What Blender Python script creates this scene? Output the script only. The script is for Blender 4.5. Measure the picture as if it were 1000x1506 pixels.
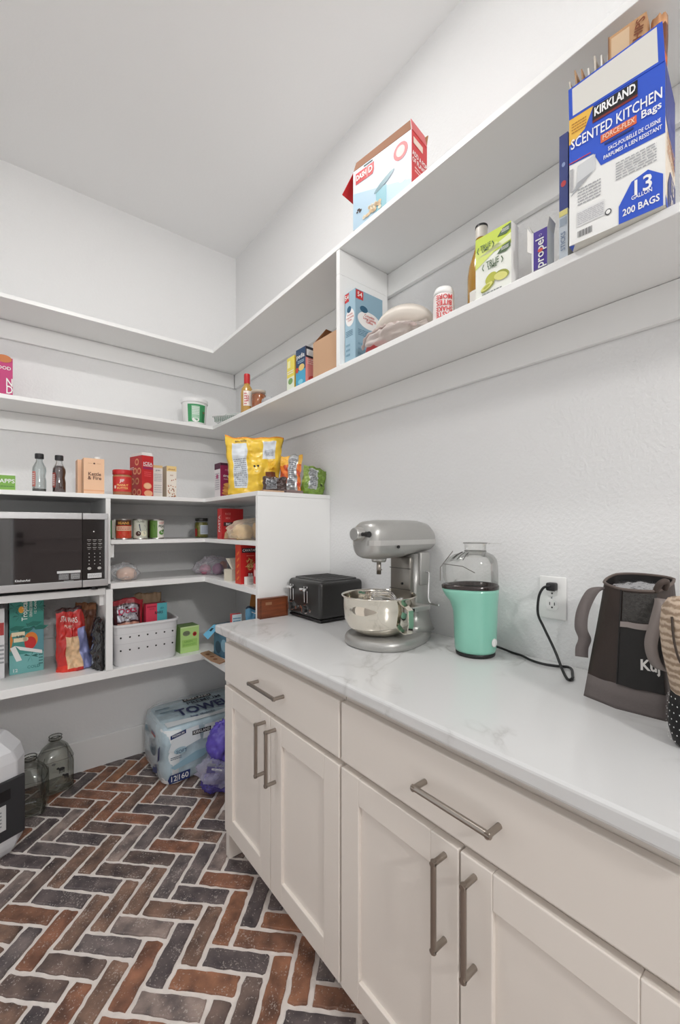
import bpy, bmesh, math, random
from mathutils import Vector, Matrix, noise
R = math.radians
random.seed(7)
for o in list(bpy.data.objects): bpy.data.objects.remove(o)
SC = bpy.context.scene
COL = SC.collection

# ------------------------------------------------------------------ camera
cam = bpy.data.cameras.new('camera'); cam.sensor_fit = 'HORIZONTAL'; cam.sensor_width = 36
cam.lens = 22.32; cam.shift_y = 0.023; cam.clip_start = .02
co = bpy.data.objects.new('camera', cam); COL.objects.link(co)
co.location = (0, 0, 1.285); co.rotation_euler = (R(90), 0, R(-38.7)); SC.camera = co
# ------------------------------------------------------------------ world: even fill added for brightness, let in through the open hall and wall gaps
w = bpy.data.worlds.new('world'); SC.world = w; w.use_nodes = True
bg = w.node_tree.nodes['Background']; bg.inputs[0].default_value = (.975, .99, 1.0, 1); bg.inputs[1].default_value = 1.3
SC.view_settings.view_transform = 'Standard'; SC.view_settings.look = 'None'
SC.view_settings.gamma = 1; SC.view_settings.use_curve_mapping = False
SC.view_settings.exposure = -0.52
LIGHT_XY = (.33, 1.18); LIGHT_POWER = 520.0; HALL_POWER = 285.0      # flush ceiling light, built as an object further down

# ------------------------------------------------------------------ materials
def lin(c):
    if isinstance(c, str): c = tuple(int(c[i:i+2], 16) for i in (0, 2, 4))
    return tuple(((v/255)/12.92 if v/255 <= .04045 else ((v/255+.055)/1.055)**2.4) for v in c) + (1,)
MC = {}
def M(c, rough=.5, metal=0, bump=0, bscale=60, var=0, vscale=8, emit=0, coat=0, trans=0, ior=1.5, spec=.5, alpha=1):
    key = (c, rough, metal, bump, bscale, var, vscale, emit, coat, trans, ior, spec, alpha)
    if key in MC: return MC[key]
    m = bpy.data.materials.new('material_' + str(c)); m.use_nodes = True
    nt = m.node_tree; N = nt.nodes; L = nt.links; b = N['Principled BSDF']
    b.inputs['Base Color'].default_value = lin(c); b.inputs['Roughness'].default_value = rough
    b.inputs['Metallic'].default_value = metal; b.inputs['Coat Weight'].default_value = coat
    b.inputs['Transmission Weight'].default_value = trans; b.inputs['IOR'].default_value = ior
    b.inputs['Specular IOR Level'].default_value = spec; b.inputs['Alpha'].default_value = alpha
    if emit:
        b.inputs['Emission Color'].default_value = lin(c); b.inputs['Emission Strength'].default_value = emit
    tc = None
    if var or bump: tc = N.new('ShaderNodeTexCoord')
    if var:
        n = N.new('ShaderNodeTexNoise'); n.inputs['Scale'].default_value = vscale; n.inputs['Detail'].default_value = 5
        L.new(tc.outputs['Object'], n.inputs['Vector'])
        r = N.new('ShaderNodeValToRGB'); r.color_ramp.elements[0].position = .3; r.color_ramp.elements[1].position = .7
        a = lin(c); r.color_ramp.elements[0].color = tuple(v*(1-var) for v in a[:3])+(1,)
        r.color_ramp.elements[1].color = tuple(min(1, v*(1+var)) for v in a[:3])+(1,)
        L.new(n.outputs['Fac'], r.inputs[0]); L.new(r.outputs[0], b.inputs['Base Color'])
    if bump:
        n = N.new('ShaderNodeTexNoise'); n.inputs['Scale'].default_value = bscale; n.inputs['Detail'].default_value = 3
        L.new(tc.outputs['Object'], n.inputs['Vector'])
        bp = N.new('ShaderNodeBump'); bp.inputs['Strength'].default_value = bump; bp.inputs['Distance'].default_value = .004
        L.new(n.outputs['Fac'], bp.inputs['Height']); L.new(bp.outputs[0], b.inputs['Normal'])
    MC[key] = m; return m
def film(c, fac=.35, rough=.12, bump=.0, key2=''):
    """thin clear sheet: mostly see-through with a glossy face"""
    key = ('film', c, fac, rough, key2)
    if key in MC: return MC[key]
    m = bpy.data.materials.new('clear_film'); m.use_nodes = True; nt = m.node_tree; N = nt.nodes; L = nt.links
    b = N['Principled BSDF']; b.inputs['Base Color'].default_value = lin(c); b.inputs['Roughness'].default_value = rough
    t = N.new('ShaderNodeBsdfTransparent'); mx = N.new('ShaderNodeMixShader')
    lw = N.new('ShaderNodeLayerWeight'); lw.inputs[0].default_value = .35
    mm = N.new('ShaderNodeMath'); mm.operation = 'MULTIPLY_ADD'; mm.inputs[1].default_value = .55; mm.inputs[2].default_value = fac; mm.use_clamp = True
    L.new(lw.outputs['Facing'], mm.inputs[0]); L.new(mm.outputs[0], mx.inputs[0])
    L.new(t.outputs[0], mx.inputs[1]); L.new(b.outputs[0], mx.inputs[2]); L.new(mx.outputs[0], N['Material Output'].inputs[0])
    MC[key] = m; return m
def glassy(c=(235, 240, 240), tint=(250, 252, 252), fac=.1):
    """thin-walled glass: tinted see-through with fresnel gloss"""
    key = ('glass', c, tint, fac)
    if key in MC: return MC[key]
    m = bpy.data.materials.new('thin_glass'); m.use_nodes = True; nt = m.node_tree; N = nt.nodes; L = nt.links
    t = N.new('ShaderNodeBsdfTransparent'); t.inputs[0].default_value = lin(tint)
    g = N.new('ShaderNodeBsdfGlossy'); g.inputs['Roughness'].default_value = .04; g.inputs[0].default_value = lin(c)
    lw = N.new('ShaderNodeLayerWeight'); lw.inputs[0].default_value = .3
    mm = N.new('ShaderNodeMath'); mm.operation = 'MULTIPLY_ADD'; mm.inputs[1].default_value = .5; mm.inputs[2].default_value = fac*.4; mm.use_clamp = True
    mx = N.new('ShaderNodeMixShader'); L.new(lw.outputs['Fresnel'], mm.inputs[0]); L.new(mm.outputs[0], mx.inputs[0])
    L.new(t.outputs[0], mx.inputs[1]); L.new(g.outputs[0], mx.inputs[2]); L.new(mx.outputs[0], N['Material Output'].inputs[0])
    MC[key] = m; return m
def nodemat(name):
    m = bpy.data.materials.new(name); m.use_nodes = True; nt = m.node_tree
    return m, nt.nodes, nt.links, nt.nodes['Principled BSDF']
def ramp(N, stops):
    r = N.new('ShaderNodeValToRGB'); e = r.color_ramp.elements
    while len(e) < len(stops): e.new(.5)
    for i, (p, c) in enumerate(stops): e[i].position = p; e[i].color = lin(c)
    return r
def wall_material(c):
    m, N, L, b = nodemat('painted_plaster'); b.inputs['Base Color'].default_value = lin(c); b.inputs['Roughness'].default_value = .62
    tc = N.new('ShaderNodeTexCoord'); n = N.new('ShaderNodeTexNoise'); n.inputs['Scale'].default_value = 95; n.inputs['Detail'].default_value = 2.5
    L.new(tc.outputs['Object'], n.inputs['Vector']); r = ramp(N, [(.42, (0, 0, 0)), (.62, (255, 255, 255))]); L.new(n.outputs['Fac'], r.inputs[0])
    bp = N.new('ShaderNodeBump'); bp.inputs['Strength'].default_value = .16; bp.inputs['Distance'].default_value = .004
    L.new(r.outputs[0], bp.inputs['Height']); L.new(bp.outputs[0], b.inputs['Normal']); return m
def marble_material():
    m, N, L, b = nodemat('veined_quartz'); b.inputs['Roughness'].default_value = .22; b.inputs['Coat Weight'].default_value = .2
    tc = N.new('ShaderNodeTexCoord'); n1 = N.new('ShaderNodeTexNoise'); n1.inputs['Scale'].default_value = 4.5; n1.inputs['Detail'].default_value = 6; n1.inputs['Distortion'].default_value = 1.2
    L.new(tc.outputs['Object'], n1.inputs['Vector'])
    s = N.new('ShaderNodeMath'); s.operation = 'SUBTRACT'; s.inputs[1].default_value = .5; L.new(n1.outputs['Fac'], s.inputs[0])
    a = N.new('ShaderNodeMath'); a.operation = 'ABSOLUTE'; L.new(s.outputs[0], a.inputs[0])
    r = ramp(N, [(0, (182, 180, 178)), (.014, (204, 203, 202)), (.05, (219, 219, 219))]); L.new(a.outputs[0], r.inputs[0])
    n2 = N.new('ShaderNodeTexNoise'); n2.inputs['Scale'].default_value = 3.1; n2.inputs['Detail'].default_value = 2; L.new(tc.outputs['Object'], n2.inputs['Vector'])
    r2 = ramp(N, [(.52, (0, 0, 0)), (.64, (255, 255, 255))]); L.new(n2.outputs['Fac'], r2.inputs[0])
    mx = N.new('ShaderNodeMix'); mx.data_type = 'RGBA'; mx.inputs[6].default_value = lin((219, 219, 219))
    L.new(r2.outputs[0], mx.inputs[0]); L.new(r.outputs[0], mx.inputs[7]); L.new(mx.outputs[2], b.inputs['Base Color']); return m
def brick_material():
    m, N, L, b = nodemat('antique_brick'); b.inputs['Roughness'].default_value = .55
    oi = N.new('ShaderNodeObjectInfo'); tc = N.new('ShaderNodeTexCoord')
    r = ramp(N, [(0, (116, 108, 110)), (.16, (136, 128, 128)), (.3, (130, 114, 108)), (.42, (156, 128, 112)), (.55, (170, 122, 98)), (.68, (178, 128, 100)), (.8, (158, 116, 94)), (.9, (176, 162, 156)), (.97, (192, 138, 102))])
    r.color_ramp.interpolation = 'CONSTANT'; L.new(oi.outputs['Random'], r.inputs[0])
    va = N.new('ShaderNodeVectorMath'); va.operation = 'ADD'; L.new(tc.outputs['Object'], va.inputs[0])
    cx = N.new('ShaderNodeCombineXYZ'); ml = N.new('ShaderNodeMath'); ml.operation = 'MULTIPLY'; ml.inputs[1].default_value = 40; L.new(oi.outputs['Random'], ml.inputs[0])
    L.new(ml.outputs[0], cx.inputs[0]); L.new(ml.outputs[0], cx.inputs[1]); L.new(cx.outputs[0], va.inputs[1])
    n1 = N.new('ShaderNodeTexNoise'); n1.inputs['Scale'].default_value = 16; n1.inputs['Detail'].default_value = 6; L.new(va.outputs[0], n1.inputs['Vector'])
    r1 = ramp(N, [(.3, (138, 136, 142)), (.5, (206, 200, 198)), (.70, (255, 246, 240))]); L.new(n1.outputs['Fac'], r1.inputs[0])
    mx = N.new('ShaderNodeMix'); mx.data_type = 'RGBA'; mx.blend_type = 'MULTIPLY'; mx.inputs[0].default_value = 1
    L.new(r.outputs[0], mx.inputs[6]); L.new(r1.outputs[0], mx.inputs[7])
    n2 = N.new('ShaderNodeTexNoise'); n2.inputs['Scale'].default_value = 190; n2.inputs['Detail'].default_value = 3; L.new(va.outputs[0], n2.inputs['Vector'])
    n3 = N.new('ShaderNodeTexNoise'); n3.inputs['Scale'].default_value = 14; L.new(va.outputs[0], n3.inputs['Vector'])
    ad = N.new('ShaderNodeMath'); ad.operation = 'MULTIPLY_ADD'; ad.inputs[1].default_value = .35; L.new(n3.outputs['Fac'], ad.inputs[0]); L.new(n2.outputs['Fac'], ad.inputs[2])
    r2 = ramp(N, [(.79, (0, 0, 0)), (.86, (200, 200, 200))]); L.new(ad.outputs[0], r2.inputs[0])
    m2 = N.new('ShaderNodeMix'); m2.data_type = 'RGBA'; L.new(r2.outputs[0], m2.inputs[0]); L.new(mx.outputs[2], m2.inputs[6]); m2.inputs[7].default_value = lin((200, 190, 182))
    L.new(m2.outputs[2], b.inputs['Base Color'])
    bp = N.new('ShaderNodeBump'); bp.inputs['Strength'].default_value = .5; bp.inputs['Distance'].default_value = .004
    L.new(n1.outputs['Fac'], bp.inputs['Height']); L.new(bp.outputs[0], b.inputs['Normal']); return m
def wood_material(c1, c2):
    m, N, L, b = nodemat('stained_wood'); b.inputs['Roughness'].default_value = .4
    tc = N.new('ShaderNodeTexCoord'); mp = N.new('ShaderNodeMapping'); mp.inputs['Scale'].default_value = (6, 60, 60); L.new(tc.outputs['Object'], mp.inputs[0])
    n = N.new('ShaderNodeTexNoise'); n.inputs['Scale'].default_value = 1.5; n.inputs['Detail'].default_value = 4; L.new(mp.outputs[0], n.inputs['Vector'])
    r = ramp(N, [(.3, c1), (.7, c2)]); L.new(n.outputs['Fac'], r.inputs[0]); L.new(r.outputs[0], b.inputs['Base Color']); return m
def weave_material(c1, c2, sc=260):
    m, N, L, b = nodemat('woven_straw'); b.inputs['Roughness'].default_value = .8
    tc = N.new('ShaderNodeTexCoord'); wv = N.new('ShaderNodeTexWave'); wv.bands_direction = 'Z'; wv.inputs['Scale'].default_value = sc/10; wv.inputs['Distortion'].default_value = 3; wv.inputs['Detail Scale'].default_value = 4
    L.new(tc.outputs['Object'], wv.inputs['Vector']); r = ramp(N, [(.2, c1), (.8, c2)]); L.new(wv.outputs['Fac'], r.inputs[0]); L.new(r.outputs[0], b.inputs['Base Color'])
    bp = N.new('ShaderNodeBump'); bp.inputs['Strength'].default_value = .4; bp.inputs['Distance'].default_value = .002; L.new(wv.outputs['Fac'], bp.inputs['Height']); L.new(bp.outputs[0], b.inputs['Normal']); return m

WHITE = M((240, 240, 239), .42); TRIMW = M((243, 243, 242), .35); WALL = wall_material((236, 236, 236))
CEIL = M((246, 246, 246), .8, bump=.08, bscale=90); CABINET = M((237, 229, 221), .38); MORTAR = M((238, 230, 224), .9, bump=.5, bscale=120, var=.08, vscale=30)
NICKEL = M((166, 158, 150), .32, 1); CHROME = M((225, 225, 225), .12, 1); BLACK = M((22, 22, 23), .4); GLOSSBLACK = M((14, 12, 12), .06, spec=.9)
STEEL = M((190, 188, 184), .28, 1); PWHITE = M((238, 238, 236), .45); INK = M((40, 42, 48), .6); GREYINK = M((140, 142, 146), .6)
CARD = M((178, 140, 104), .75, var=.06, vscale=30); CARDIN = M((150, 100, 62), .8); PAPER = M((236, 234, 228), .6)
FILM = film((240, 240, 242)); GLASS = glassy()

# ------------------------------------------------------------------ mesh helpers
def newmesh(name, V, F, mats, parent=None, smooth=False, MI=None, loc=None):
    me = bpy.data.meshes.new(name); me.from_pydata([tuple(v) for v in V], [], F)
    if not isinstance(mats, (list, tuple)): mats = [mats]
    for m in mats: me.materials.append(m)
    if MI:
        for p, i in zip(me.polygons, MI): p.material_index = i
    if smooth:
        for p in me.polygons: p.use_smooth = True
    me.update(); o = bpy.data.objects.new(name, me); COL.objects.link(o)
    if parent: o.parent = parent
    if loc: o.location = loc
    return o
class G:
    """collects shapes of one part"""
    def __init__(s): s.V = []; s.F = []
    def add(s, V, F):
        n = len(s.V); s.V += [tuple(v) for v in V]; s.F += [[i+n for i in f] for f in F]; return s
    def box(s, x0, x1, y0, y1, z0, z1):
        return s.add([(x0,y0,z0),(x1,y0,z0),(x1,y1,z0),(x0,y1,z0),(x0,y0,z1),(x1,y0,z1),(x1,y1,z1),(x0,y1,z1)],
                     [[0,3,2,1],[4,5,6,7],[0,1,5,4],[1,2,6,5],[2,3,7,6],[3,0,4,7]])
    def tube(s, pts, r, n=8, closed=False):
        pts = [Vector(p) for p in pts]; rings = []; up = None; m = len(pts)
        for i, p in enumerate(pts):
            t = (pts[(i+1) % m if closed else min(i+1, m-1)] - pts[(i-1) % m if closed else max(i-1, 0)]).normalized()
            if up is None: up = Vector((0,0,1)) if abs(t.z) < .9 else Vector((1,0,0))
            u = (up - t*up.dot(t)).normalized(); v = t.cross(u); up = u
            rr = r[i] if isinstance(r, (list, tuple)) else r
            rings.append([p + (u*math.cos(2*math.pi*k/n)+v*math.sin(2*math.pi*k/n))*rr for k in range(n)])
        return s.loft(rings, not closed, closed)
    def loft(s, rings, caps=True, wrap=False):
        n = len(rings[0]); V = [q for r_ in rings for q in r_]; F = []; m = len(rings)
        for i in range(m if wrap else m-1):
            a = i*n; b = ((i+1) % m)*n
            for k in range(n): F.append([a+k, a+(k+1) % n, b+(k+1) % n, b+k])
        if caps: F.append(list(range(n))[::-1]); F.append(list(range((m-1)*n, m*n)))
        return s.add(V, F)
    def lathe(s, prof, n=28, c=(0,0,0)):
        rings = [[(c[0]+r*math.cos(2*math.pi*k/n), c[1]+r*math.sin(2*math.pi*k/n), c[2]+z) for k in range(n)] for r, z in prof]
        return s.loft(rings)
    def ribbon(s, pts, wv, th=.003):
        """flat strap along pts; wv = half-width vector (or one per point)"""
        pts = [Vector(p) for p in pts]; rings = []; m = len(pts)
        for i, p in enumerate(pts):
            t = (pts[min(i+1, m-1)]-pts[max(i-1, 0)]).normalized(); wd = Vector(wv[i] if isinstance(wv[0], (list, tuple, Vector)) else wv)
            nn = t.cross(wd).normalized()*th/2
            rings.append([p-wd-nn, p+wd-nn, p+wd+nn, p-wd+nn])
        return s.loft(rings)
    def slab(s, poly, z0, z1):
        n = len(poly); V = [(x, y, z0) for x, y in poly]+[(x, y, z1) for x, y in poly]
        return s.add(V, [list(range(n))[::-1], list(range(n, 2*n))]+[[k, (k+1) % n, n+(k+1) % n, n+k] for k in range(n)])
    def quad(s, pts, th):
        """thick flap through 4 corner points"""
        p = [Vector(q) for q in pts]; n = (p[1]-p[0]).cross(p[-1]-p[0]).normalized()*th; k = len(p)
        return s.add(p+[q+n for q in p], [list(range(k))[::-1], list(range(k, 2*k))]+[[i, (i+1) % k, k+(i+1) % k, k+i] for i in range(k)])
    def obj(s, name, mat, parent=None, smooth=False, bev=0, seg=2, loc=None, sub=0):
        o = newmesh(name, s.V, s.F, mat, parent, smooth, loc=loc)
        if bev:
            b = o.modifiers.new('bevel', 'BEVEL'); b.width = bev; b.segments = seg; b.limit_method = 'ANGLE'; b.angle_limit = R(40)
        if sub:
            q = o.modifiers.new('sub', 'SUBSURF'); q.levels = sub; q.render_levels = sub
        if smooth == 2:
            o.data.set_sharp_from_angle(angle=R(40))
        return o
def spline(pts, n=8):
    P = [Vector(p) for p in pts]; out = []
    for i in range(len(P)-1):
        a = P[max(i-1, 0)]; b = P[i]; c = P[i+1]; d = P[min(i+2, len(P)-1)]
        for k in range(n):
            t = k/n; out.append(.5*((2*b)+(c-a)*t+(2*a-5*b+4*c-d)*t*t+(3*b-a-3*c+d)*t**3))
    out.append(P[-1]); return out
def sring(c, rx, ry, n=24, p=2.0, plane='xy', rot=0):
    out = []
    for k in range(n):
        a = 2*math.pi*k/n; ca, sa = math.cos(a), math.sin(a)
        x = rx*math.copysign(abs(ca)**(2/p), ca); y = ry*math.copysign(abs(sa)**(2/p), sa)
        if rot: x, y = x*math.cos(rot)-y*math.sin(rot), x*math.sin(rot)+y*math.cos(rot)
        if plane == 'xy': out.append((c[0]+x, c[1]+y, c[2]))
        elif plane == 'xz': out.append((c[0]+x, c[1], c[2]+y))
        else: out.append((c[0], c[1]+x, c[2]+y))
    return out
def tag(o, label, cat, group=None):
    o['label'] = label; o['category'] = cat
    if group: o['group'] = group
    return o
def struct(o): o['kind'] = 'structure'; return o
def thing(name, label, cat, loc=(0,0,0), rz=0, group=None, rx=0, ry=0):
    o = bpy.data.objects.new(name, None); COL.objects.link(o); o.location = loc; o.rotation_euler = (R(rx), R(ry), R(rz)); o.empty_display_size = .05
    return tag(o, label, cat, group)

# ------------------------------------------------------------------ printing on surfaces
TC = {}
def glyphs(s, bold=.014):
    if (s, bold) not in TC:
        cu = bpy.data.curves.new('t', 'FONT'); cu.body = s; cu.size = 1; cu.align_x = 'CENTER'; cu.align_y = 'CENTER'; cu.offset = bold; cu.resolution_u = 2
        o = bpy.data.objects.new('t', cu); COL.objects.link(o)
        me = bpy.data.meshes.new_from_object(o.evaluated_get(bpy.context.evaluated_depsgraph_get()))
        TC[(s, bold)] = ([v.co.xy.copy() for v in me.vertices], [list(p.vertices) for p in me.polygons])
        bpy.data.objects.remove(o); bpy.data.curves.remove(cu); bpy.data.meshes.remove(me)
    return TC[(s, bold)]
class Print:
    """flat print on a surface surf(u, v, off), u and v run 0..1 over W x H metres"""
    def __init__(s, parent, surf, W, H): s.p = parent; s.f = surf; s.W = W; s.H = H; s.d = {}
    def _put(s, kind, mat, V, F):
        c = [[v[i] for v in V] for i in range(3)]; big = max(max(q)-min(q) for q in c) > .007
        g = s.d.setdefault((kind, mat, len(s.d) if big else -1), G()); g.add(V, F); return s
    def rect(s, u0, v0, u1, v1, mat, k=1, n=1):
        V = [s.f(u0+(u1-u0)*i/n, v0+(v1-v0)*j/n, .0005*k) for j in range(n+1) for i in range(n+1)]
        return s._put('printed_panel', mat, V, [[j*(n+1)+i, j*(n+1)+i+1, (j+1)*(n+1)+i+1, (j+1)*(n+1)+i] for j in range(n) for i in range(n)])
    def poly(s, pts, mat, k=1):
        return s._put('printed_panel', mat, [s.f(u, v, .0005*k) for u, v in pts], [list(range(len(pts)))])
    def ell(s, cu, cv, ru, rv, mat, k=1, n=20, rot=0):
        return s.poly([(cu+ru*math.cos(2*math.pi*i/n)*math.cos(rot)-rv*math.sin(2*math.pi*i/n)*math.sin(rot)*s.H/s.W, cv+rv*math.sin(2*math.pi*i/n)*math.cos(rot)+ru*math.cos(2*math.pi*i/n)*math.sin(rot)*s.W/s.H) for i in range(n)], mat, k)
    def text(s, t, cu, cv, h, mat, k=3, rot=0, sx=1, bold=.014, fit=None):
        """h = capital height in metres; fit = wanted length as a share of the surface"""
        vs, fs = glyphs(t, bold); q = h/.69
        wid = (max(v.x for v in vs)-min(v.x for v in vs))*q; along_u = abs(math.cos(R(rot))) > .7
        room = (2*min(cu, 1-cu)*.94*s.W) if along_u else (2*min(cv, 1-cv)*.94*s.H)
        if fit: sx = fit*(s.W if along_u else s.H)/wid
        elif wid*sx > room: sx = room/wid
        ca, sa = math.cos(R(rot)), math.sin(R(rot)); V = []
        for v in vs:
            x, y = v.x*q*sx, v.y*q; V.append(s.f(cu+(x*ca-y*sa)/s.W, cv+(x*sa+y*ca)/s.H, .0005*k))
        return s._put('lettering', mat, V, fs)
    def lines(s, u0, v0, u1, v1, n, mat, k=1, seed=0):
        """rows of small print"""
        rd = random.Random(seed)
        for i in range(n):
            v = v1-(v1-v0)*(i+.5)/n; dv = (v1-v0)/n*.22; u = u0
            while u < u1:
                e = min(u1, u+(u1-u0)*rd.uniform(.06, .22)); s.rect(u, v-dv, e, v+dv, mat, k); u = e+(u1-u0)*.03
            
        return s
    def done(s):
        for (kind, mat, _), g in s.d.items(): newmesh(kind, g.V, g.F, mat, s.p)
        s.d = {}
def boxsurf(w, d, h, face):
    O, U, V, N = {'f': ((-w/2,-d/2,0),(w,0,0),(0,0,h),(0,-1,0)), 'r': ((w/2,-d/2,0),(0,d,0),(0,0,h),(1,0,0)),
                  'l': ((-w/2,d/2,0),(0,-d,0),(0,0,h),(-1,0,0)), 't': ((-w/2,-d/2,h),(w,0,0),(0,d,0),(0,0,1)),
                  'b': ((-w/2,d/2,0),(w,0,0),(0,-d,0),(0,0,-1))}[face]
    O, U, V, N = map(Vector, (O, U, V, N)); return lambda u, v, o: O+U*u+V*v+N*o
def carton(name, label, cat, loc, rz, size, front, side=None, top=None, group=None, part='carton_body', open_top=False, rx=0, ry=0, inside=None):
    """box with its own face colours; returns (thing, {face: Print})"""
    w, d, h = size; t = thing(name, label, cat, loc, rz, group, rx, ry); side = side or front; top = top or side
    x, y = w/2, d/2
    V = [(-x,-y,0),(x,-y,0),(x,y,0),(-x,y,0),(-x,-y,h),(x,-y,h),(x,y,h),(-x,y,h)]
    F = [[0,3,2,1],[0,1,5,4],[1,2,6,5],[2,3,7,6],[3,0,4,7]]; MI = [2, 0, 1, 0, 1]
    mats = [front, side, top]
    if not open_top: F.append([4,5,6,7]); MI.append(2)
    else:
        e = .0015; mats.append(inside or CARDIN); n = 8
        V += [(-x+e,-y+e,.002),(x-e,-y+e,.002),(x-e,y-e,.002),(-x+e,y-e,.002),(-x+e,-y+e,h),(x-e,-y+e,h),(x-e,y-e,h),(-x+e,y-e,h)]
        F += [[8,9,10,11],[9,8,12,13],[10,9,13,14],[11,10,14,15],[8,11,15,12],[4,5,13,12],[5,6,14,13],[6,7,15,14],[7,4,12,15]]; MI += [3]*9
    newmesh(part, V, F, mats, t, MI=MI)
    return t, {k: Print(t, boxsurf(w, d, h, k), w if k in 'ftb' else d, h if k in 'flr' else d) for k in 'flrtb'}
def fin(ps):
    for p in (ps.values() if isinstance(ps, dict) else ps): p.done()
def cylsurf(prof_r, z0, z1, a0, a1):
    """u runs from angle a0 to a1 (degrees, measured from -Y towards +X)"""
    def f(u, v, o):
        a = R(a0+(a1-a0)*u); r = (prof_r(v) if callable(prof_r) else prof_r)+o
        return Vector((r*math.sin(a), -r*math.cos(a), z0+(z1-z0)*v))
    return f
def bagmesh(w, h, t, nx=26, ny=34, seed=0, crumple=.006, base=.55, top=.04, lean=0, pinch=.10, tw=0, sag=0, corner=0):
    """pillow bag; returns pos(u, v, side) with front side = -Y"""
    def pos(u, v, sd, off=0):
        e = max(0, 1-abs(2*u-1)**2.3)**.55
        bot = base+(1-base)*min(1, v/.35)**.8; tp = min(1, (1-v)/.55)**.75
        vv = bot*(top+(1-top)*tp); b = t/2*e*vv
        x = (u-.5)*w*(1-pinch*math.sin(math.pi*min(1, max(0, v)))*(.5))*(1+tw*v)
        z = h*v - sag*h*(abs(2*u-1)**1.5)*v*v
        q = Vector((u*5+seed*3.1, v*6+seed*1.7, sd*2.3+seed))
        n1 = noise.noise(q)*crumple*1.3+noise.noise(q*2.7)*crumple*.8+abs(noise.noise(q*1.6+Vector((9, 3, 1))))*crumple
        y = sd*(b+n1*min(1, e*1.5)*min(1, vv*3+.2)+off)+lean*v*v
        x += noise.noise(q*.9+Vector((5, 5, 5)))*crumple*.8; z += noise.noise(Vector((u*4+seed, 8.8, seed)))*crumple*v*1.6
        return Vector((x, y, z))
    return pos
def bag(parent, name, pos, mats, colfn, nx=26, ny=34):
    V = []; F = []; MI = []; W = nx+1
    for sd in (-1, 1):
        for j in range(ny+1):
            for i in range(nx+1): V.append(pos(i/nx, j/ny, sd))
    o = W*(ny+1)
    for sd in (-1, 1):
        for j in range(ny):
            for i in range(nx):
                a = j*W+i+(0 if sd < 0 else o); f = [a, a+1, a+1+W, a+W]; F.append(f if sd < 0 else f[::-1]); MI.append(colfn((i+.5)/nx, (j+.5)/ny, sd))
    for i in range(nx):
        F.append([i+1, i, o+i, o+i+1]); MI.append(colfn((i+.5)/nx, 0, -1)); b = ny*W+i; F.append([b, b+1, o+b+1, o+b]); MI.append(colfn((i+.5)/nx, 1, -1))
    for j in range(ny):
        F.append([j*W, (j+1)*W, o+(j+1)*W, o+j*W]); MI.append(colfn(0, (j+.5)/ny, -1)); b = j*W+nx; F.append([b+W, b, o+b, o+b+W]); MI.append(colfn(1, (j+.5)/ny, -1))
    ob = newmesh(name, V, F, mats, parent, True, MI); return ob
def lump(parent, name, size, mat, seed=0, amp=.25, n=20, flat=True, fs=2.2, crease=0):
    """soft irregular bundle resting on z=0"""
    g = G(); rings = []; a, b, h = size
    for j in range(n+1):
        ph = math.pi*(j/n)*.999+.0005; ring = []
        for i in range(n*2):
            th = math.pi*i/n; d = Vector((math.sin(ph)*math.cos(th), math.sin(ph)*math.sin(th), -math.cos(ph)))
            k = 1+amp*noise.noise(d*fs+Vector((seed*7.7, seed, 2)))+crease*abs(noise.noise(d*fs*2.5+Vector((seed, 4, seed*2))))
            z = h/2*(1+d.z*k)
            if flat: z = max(0, z*1.06-h*.06)
            ring.append((a/2*d.x*k, b/2*d.y*k, z))
        rings.append(ring)
    g.loft(rings); return g.obj(name, mat, parent, True)
# ================================================================== the room
XW, YW, XL, YR, HC = 1.20, 2.593, -.62, -1.0, 3.05      # right wall, back wall, left wall, rear wall, ceiling
YO, YD = -.62, -2.0        # pantry mouth; far wall of the hall, left roofless to let world fill in
floor = struct(G().box(XL-1.6, XW+1.6, YD-.1, YW+.1, -.06, -.004).obj('floor', MORTAR))
struct(G().box(XL-.1, XW+.1, YO, YW+.1, HC, HC+.08).obj('ceiling', CEIL))
struct(G().box(XW, XW+.1, YO, YW+.1, 0, HC).obj('wall_right', WALL))
struct(G().box(XL-.1, XW, YW, YW+.1, 0, HC).obj('wall_back', WALL))
struct(G().box(XL-.1, XL, -.3, 1.0, 0, HC).box(XL-.1, XL, 2.05, YW, 0, HC).box(XL-.1, XL, 1.0, 2.05, 2.25, HC).obj('wall_left', WALL))  # unseen wall; its doorway gap and open near end are shaped to admit fill
struct(G().box(XL-1.6, .08, YD-.1, YD, 0, 2.75).box(1.06, XW+1.6, YD-.1, YD, 0, 2.75).box(.08, 1.06, YD-.1, YD, 2.15, 2.75).obj('wall_rear', WALL))
struct(G().box(XL, XW, YW-.014, YW, 0, .162).obj('baseboard_back', TRIMW, bev=.003))
struct(G().box(XL, XL+.014, -.3, 1.0, 0, .162).box(XL, XL+.014, 2.05, YW-.014, 0, .162).obj('baseboard_left', TRIMW, bev=.003))
struct(G().box(XL-1.6, .01, YD, YD+.014, 0, .162).box(1.13, XW+1.6, YD, YD+.014, 0, .162).obj('baseboard_rear', TRIMW, bev=.003))
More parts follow.
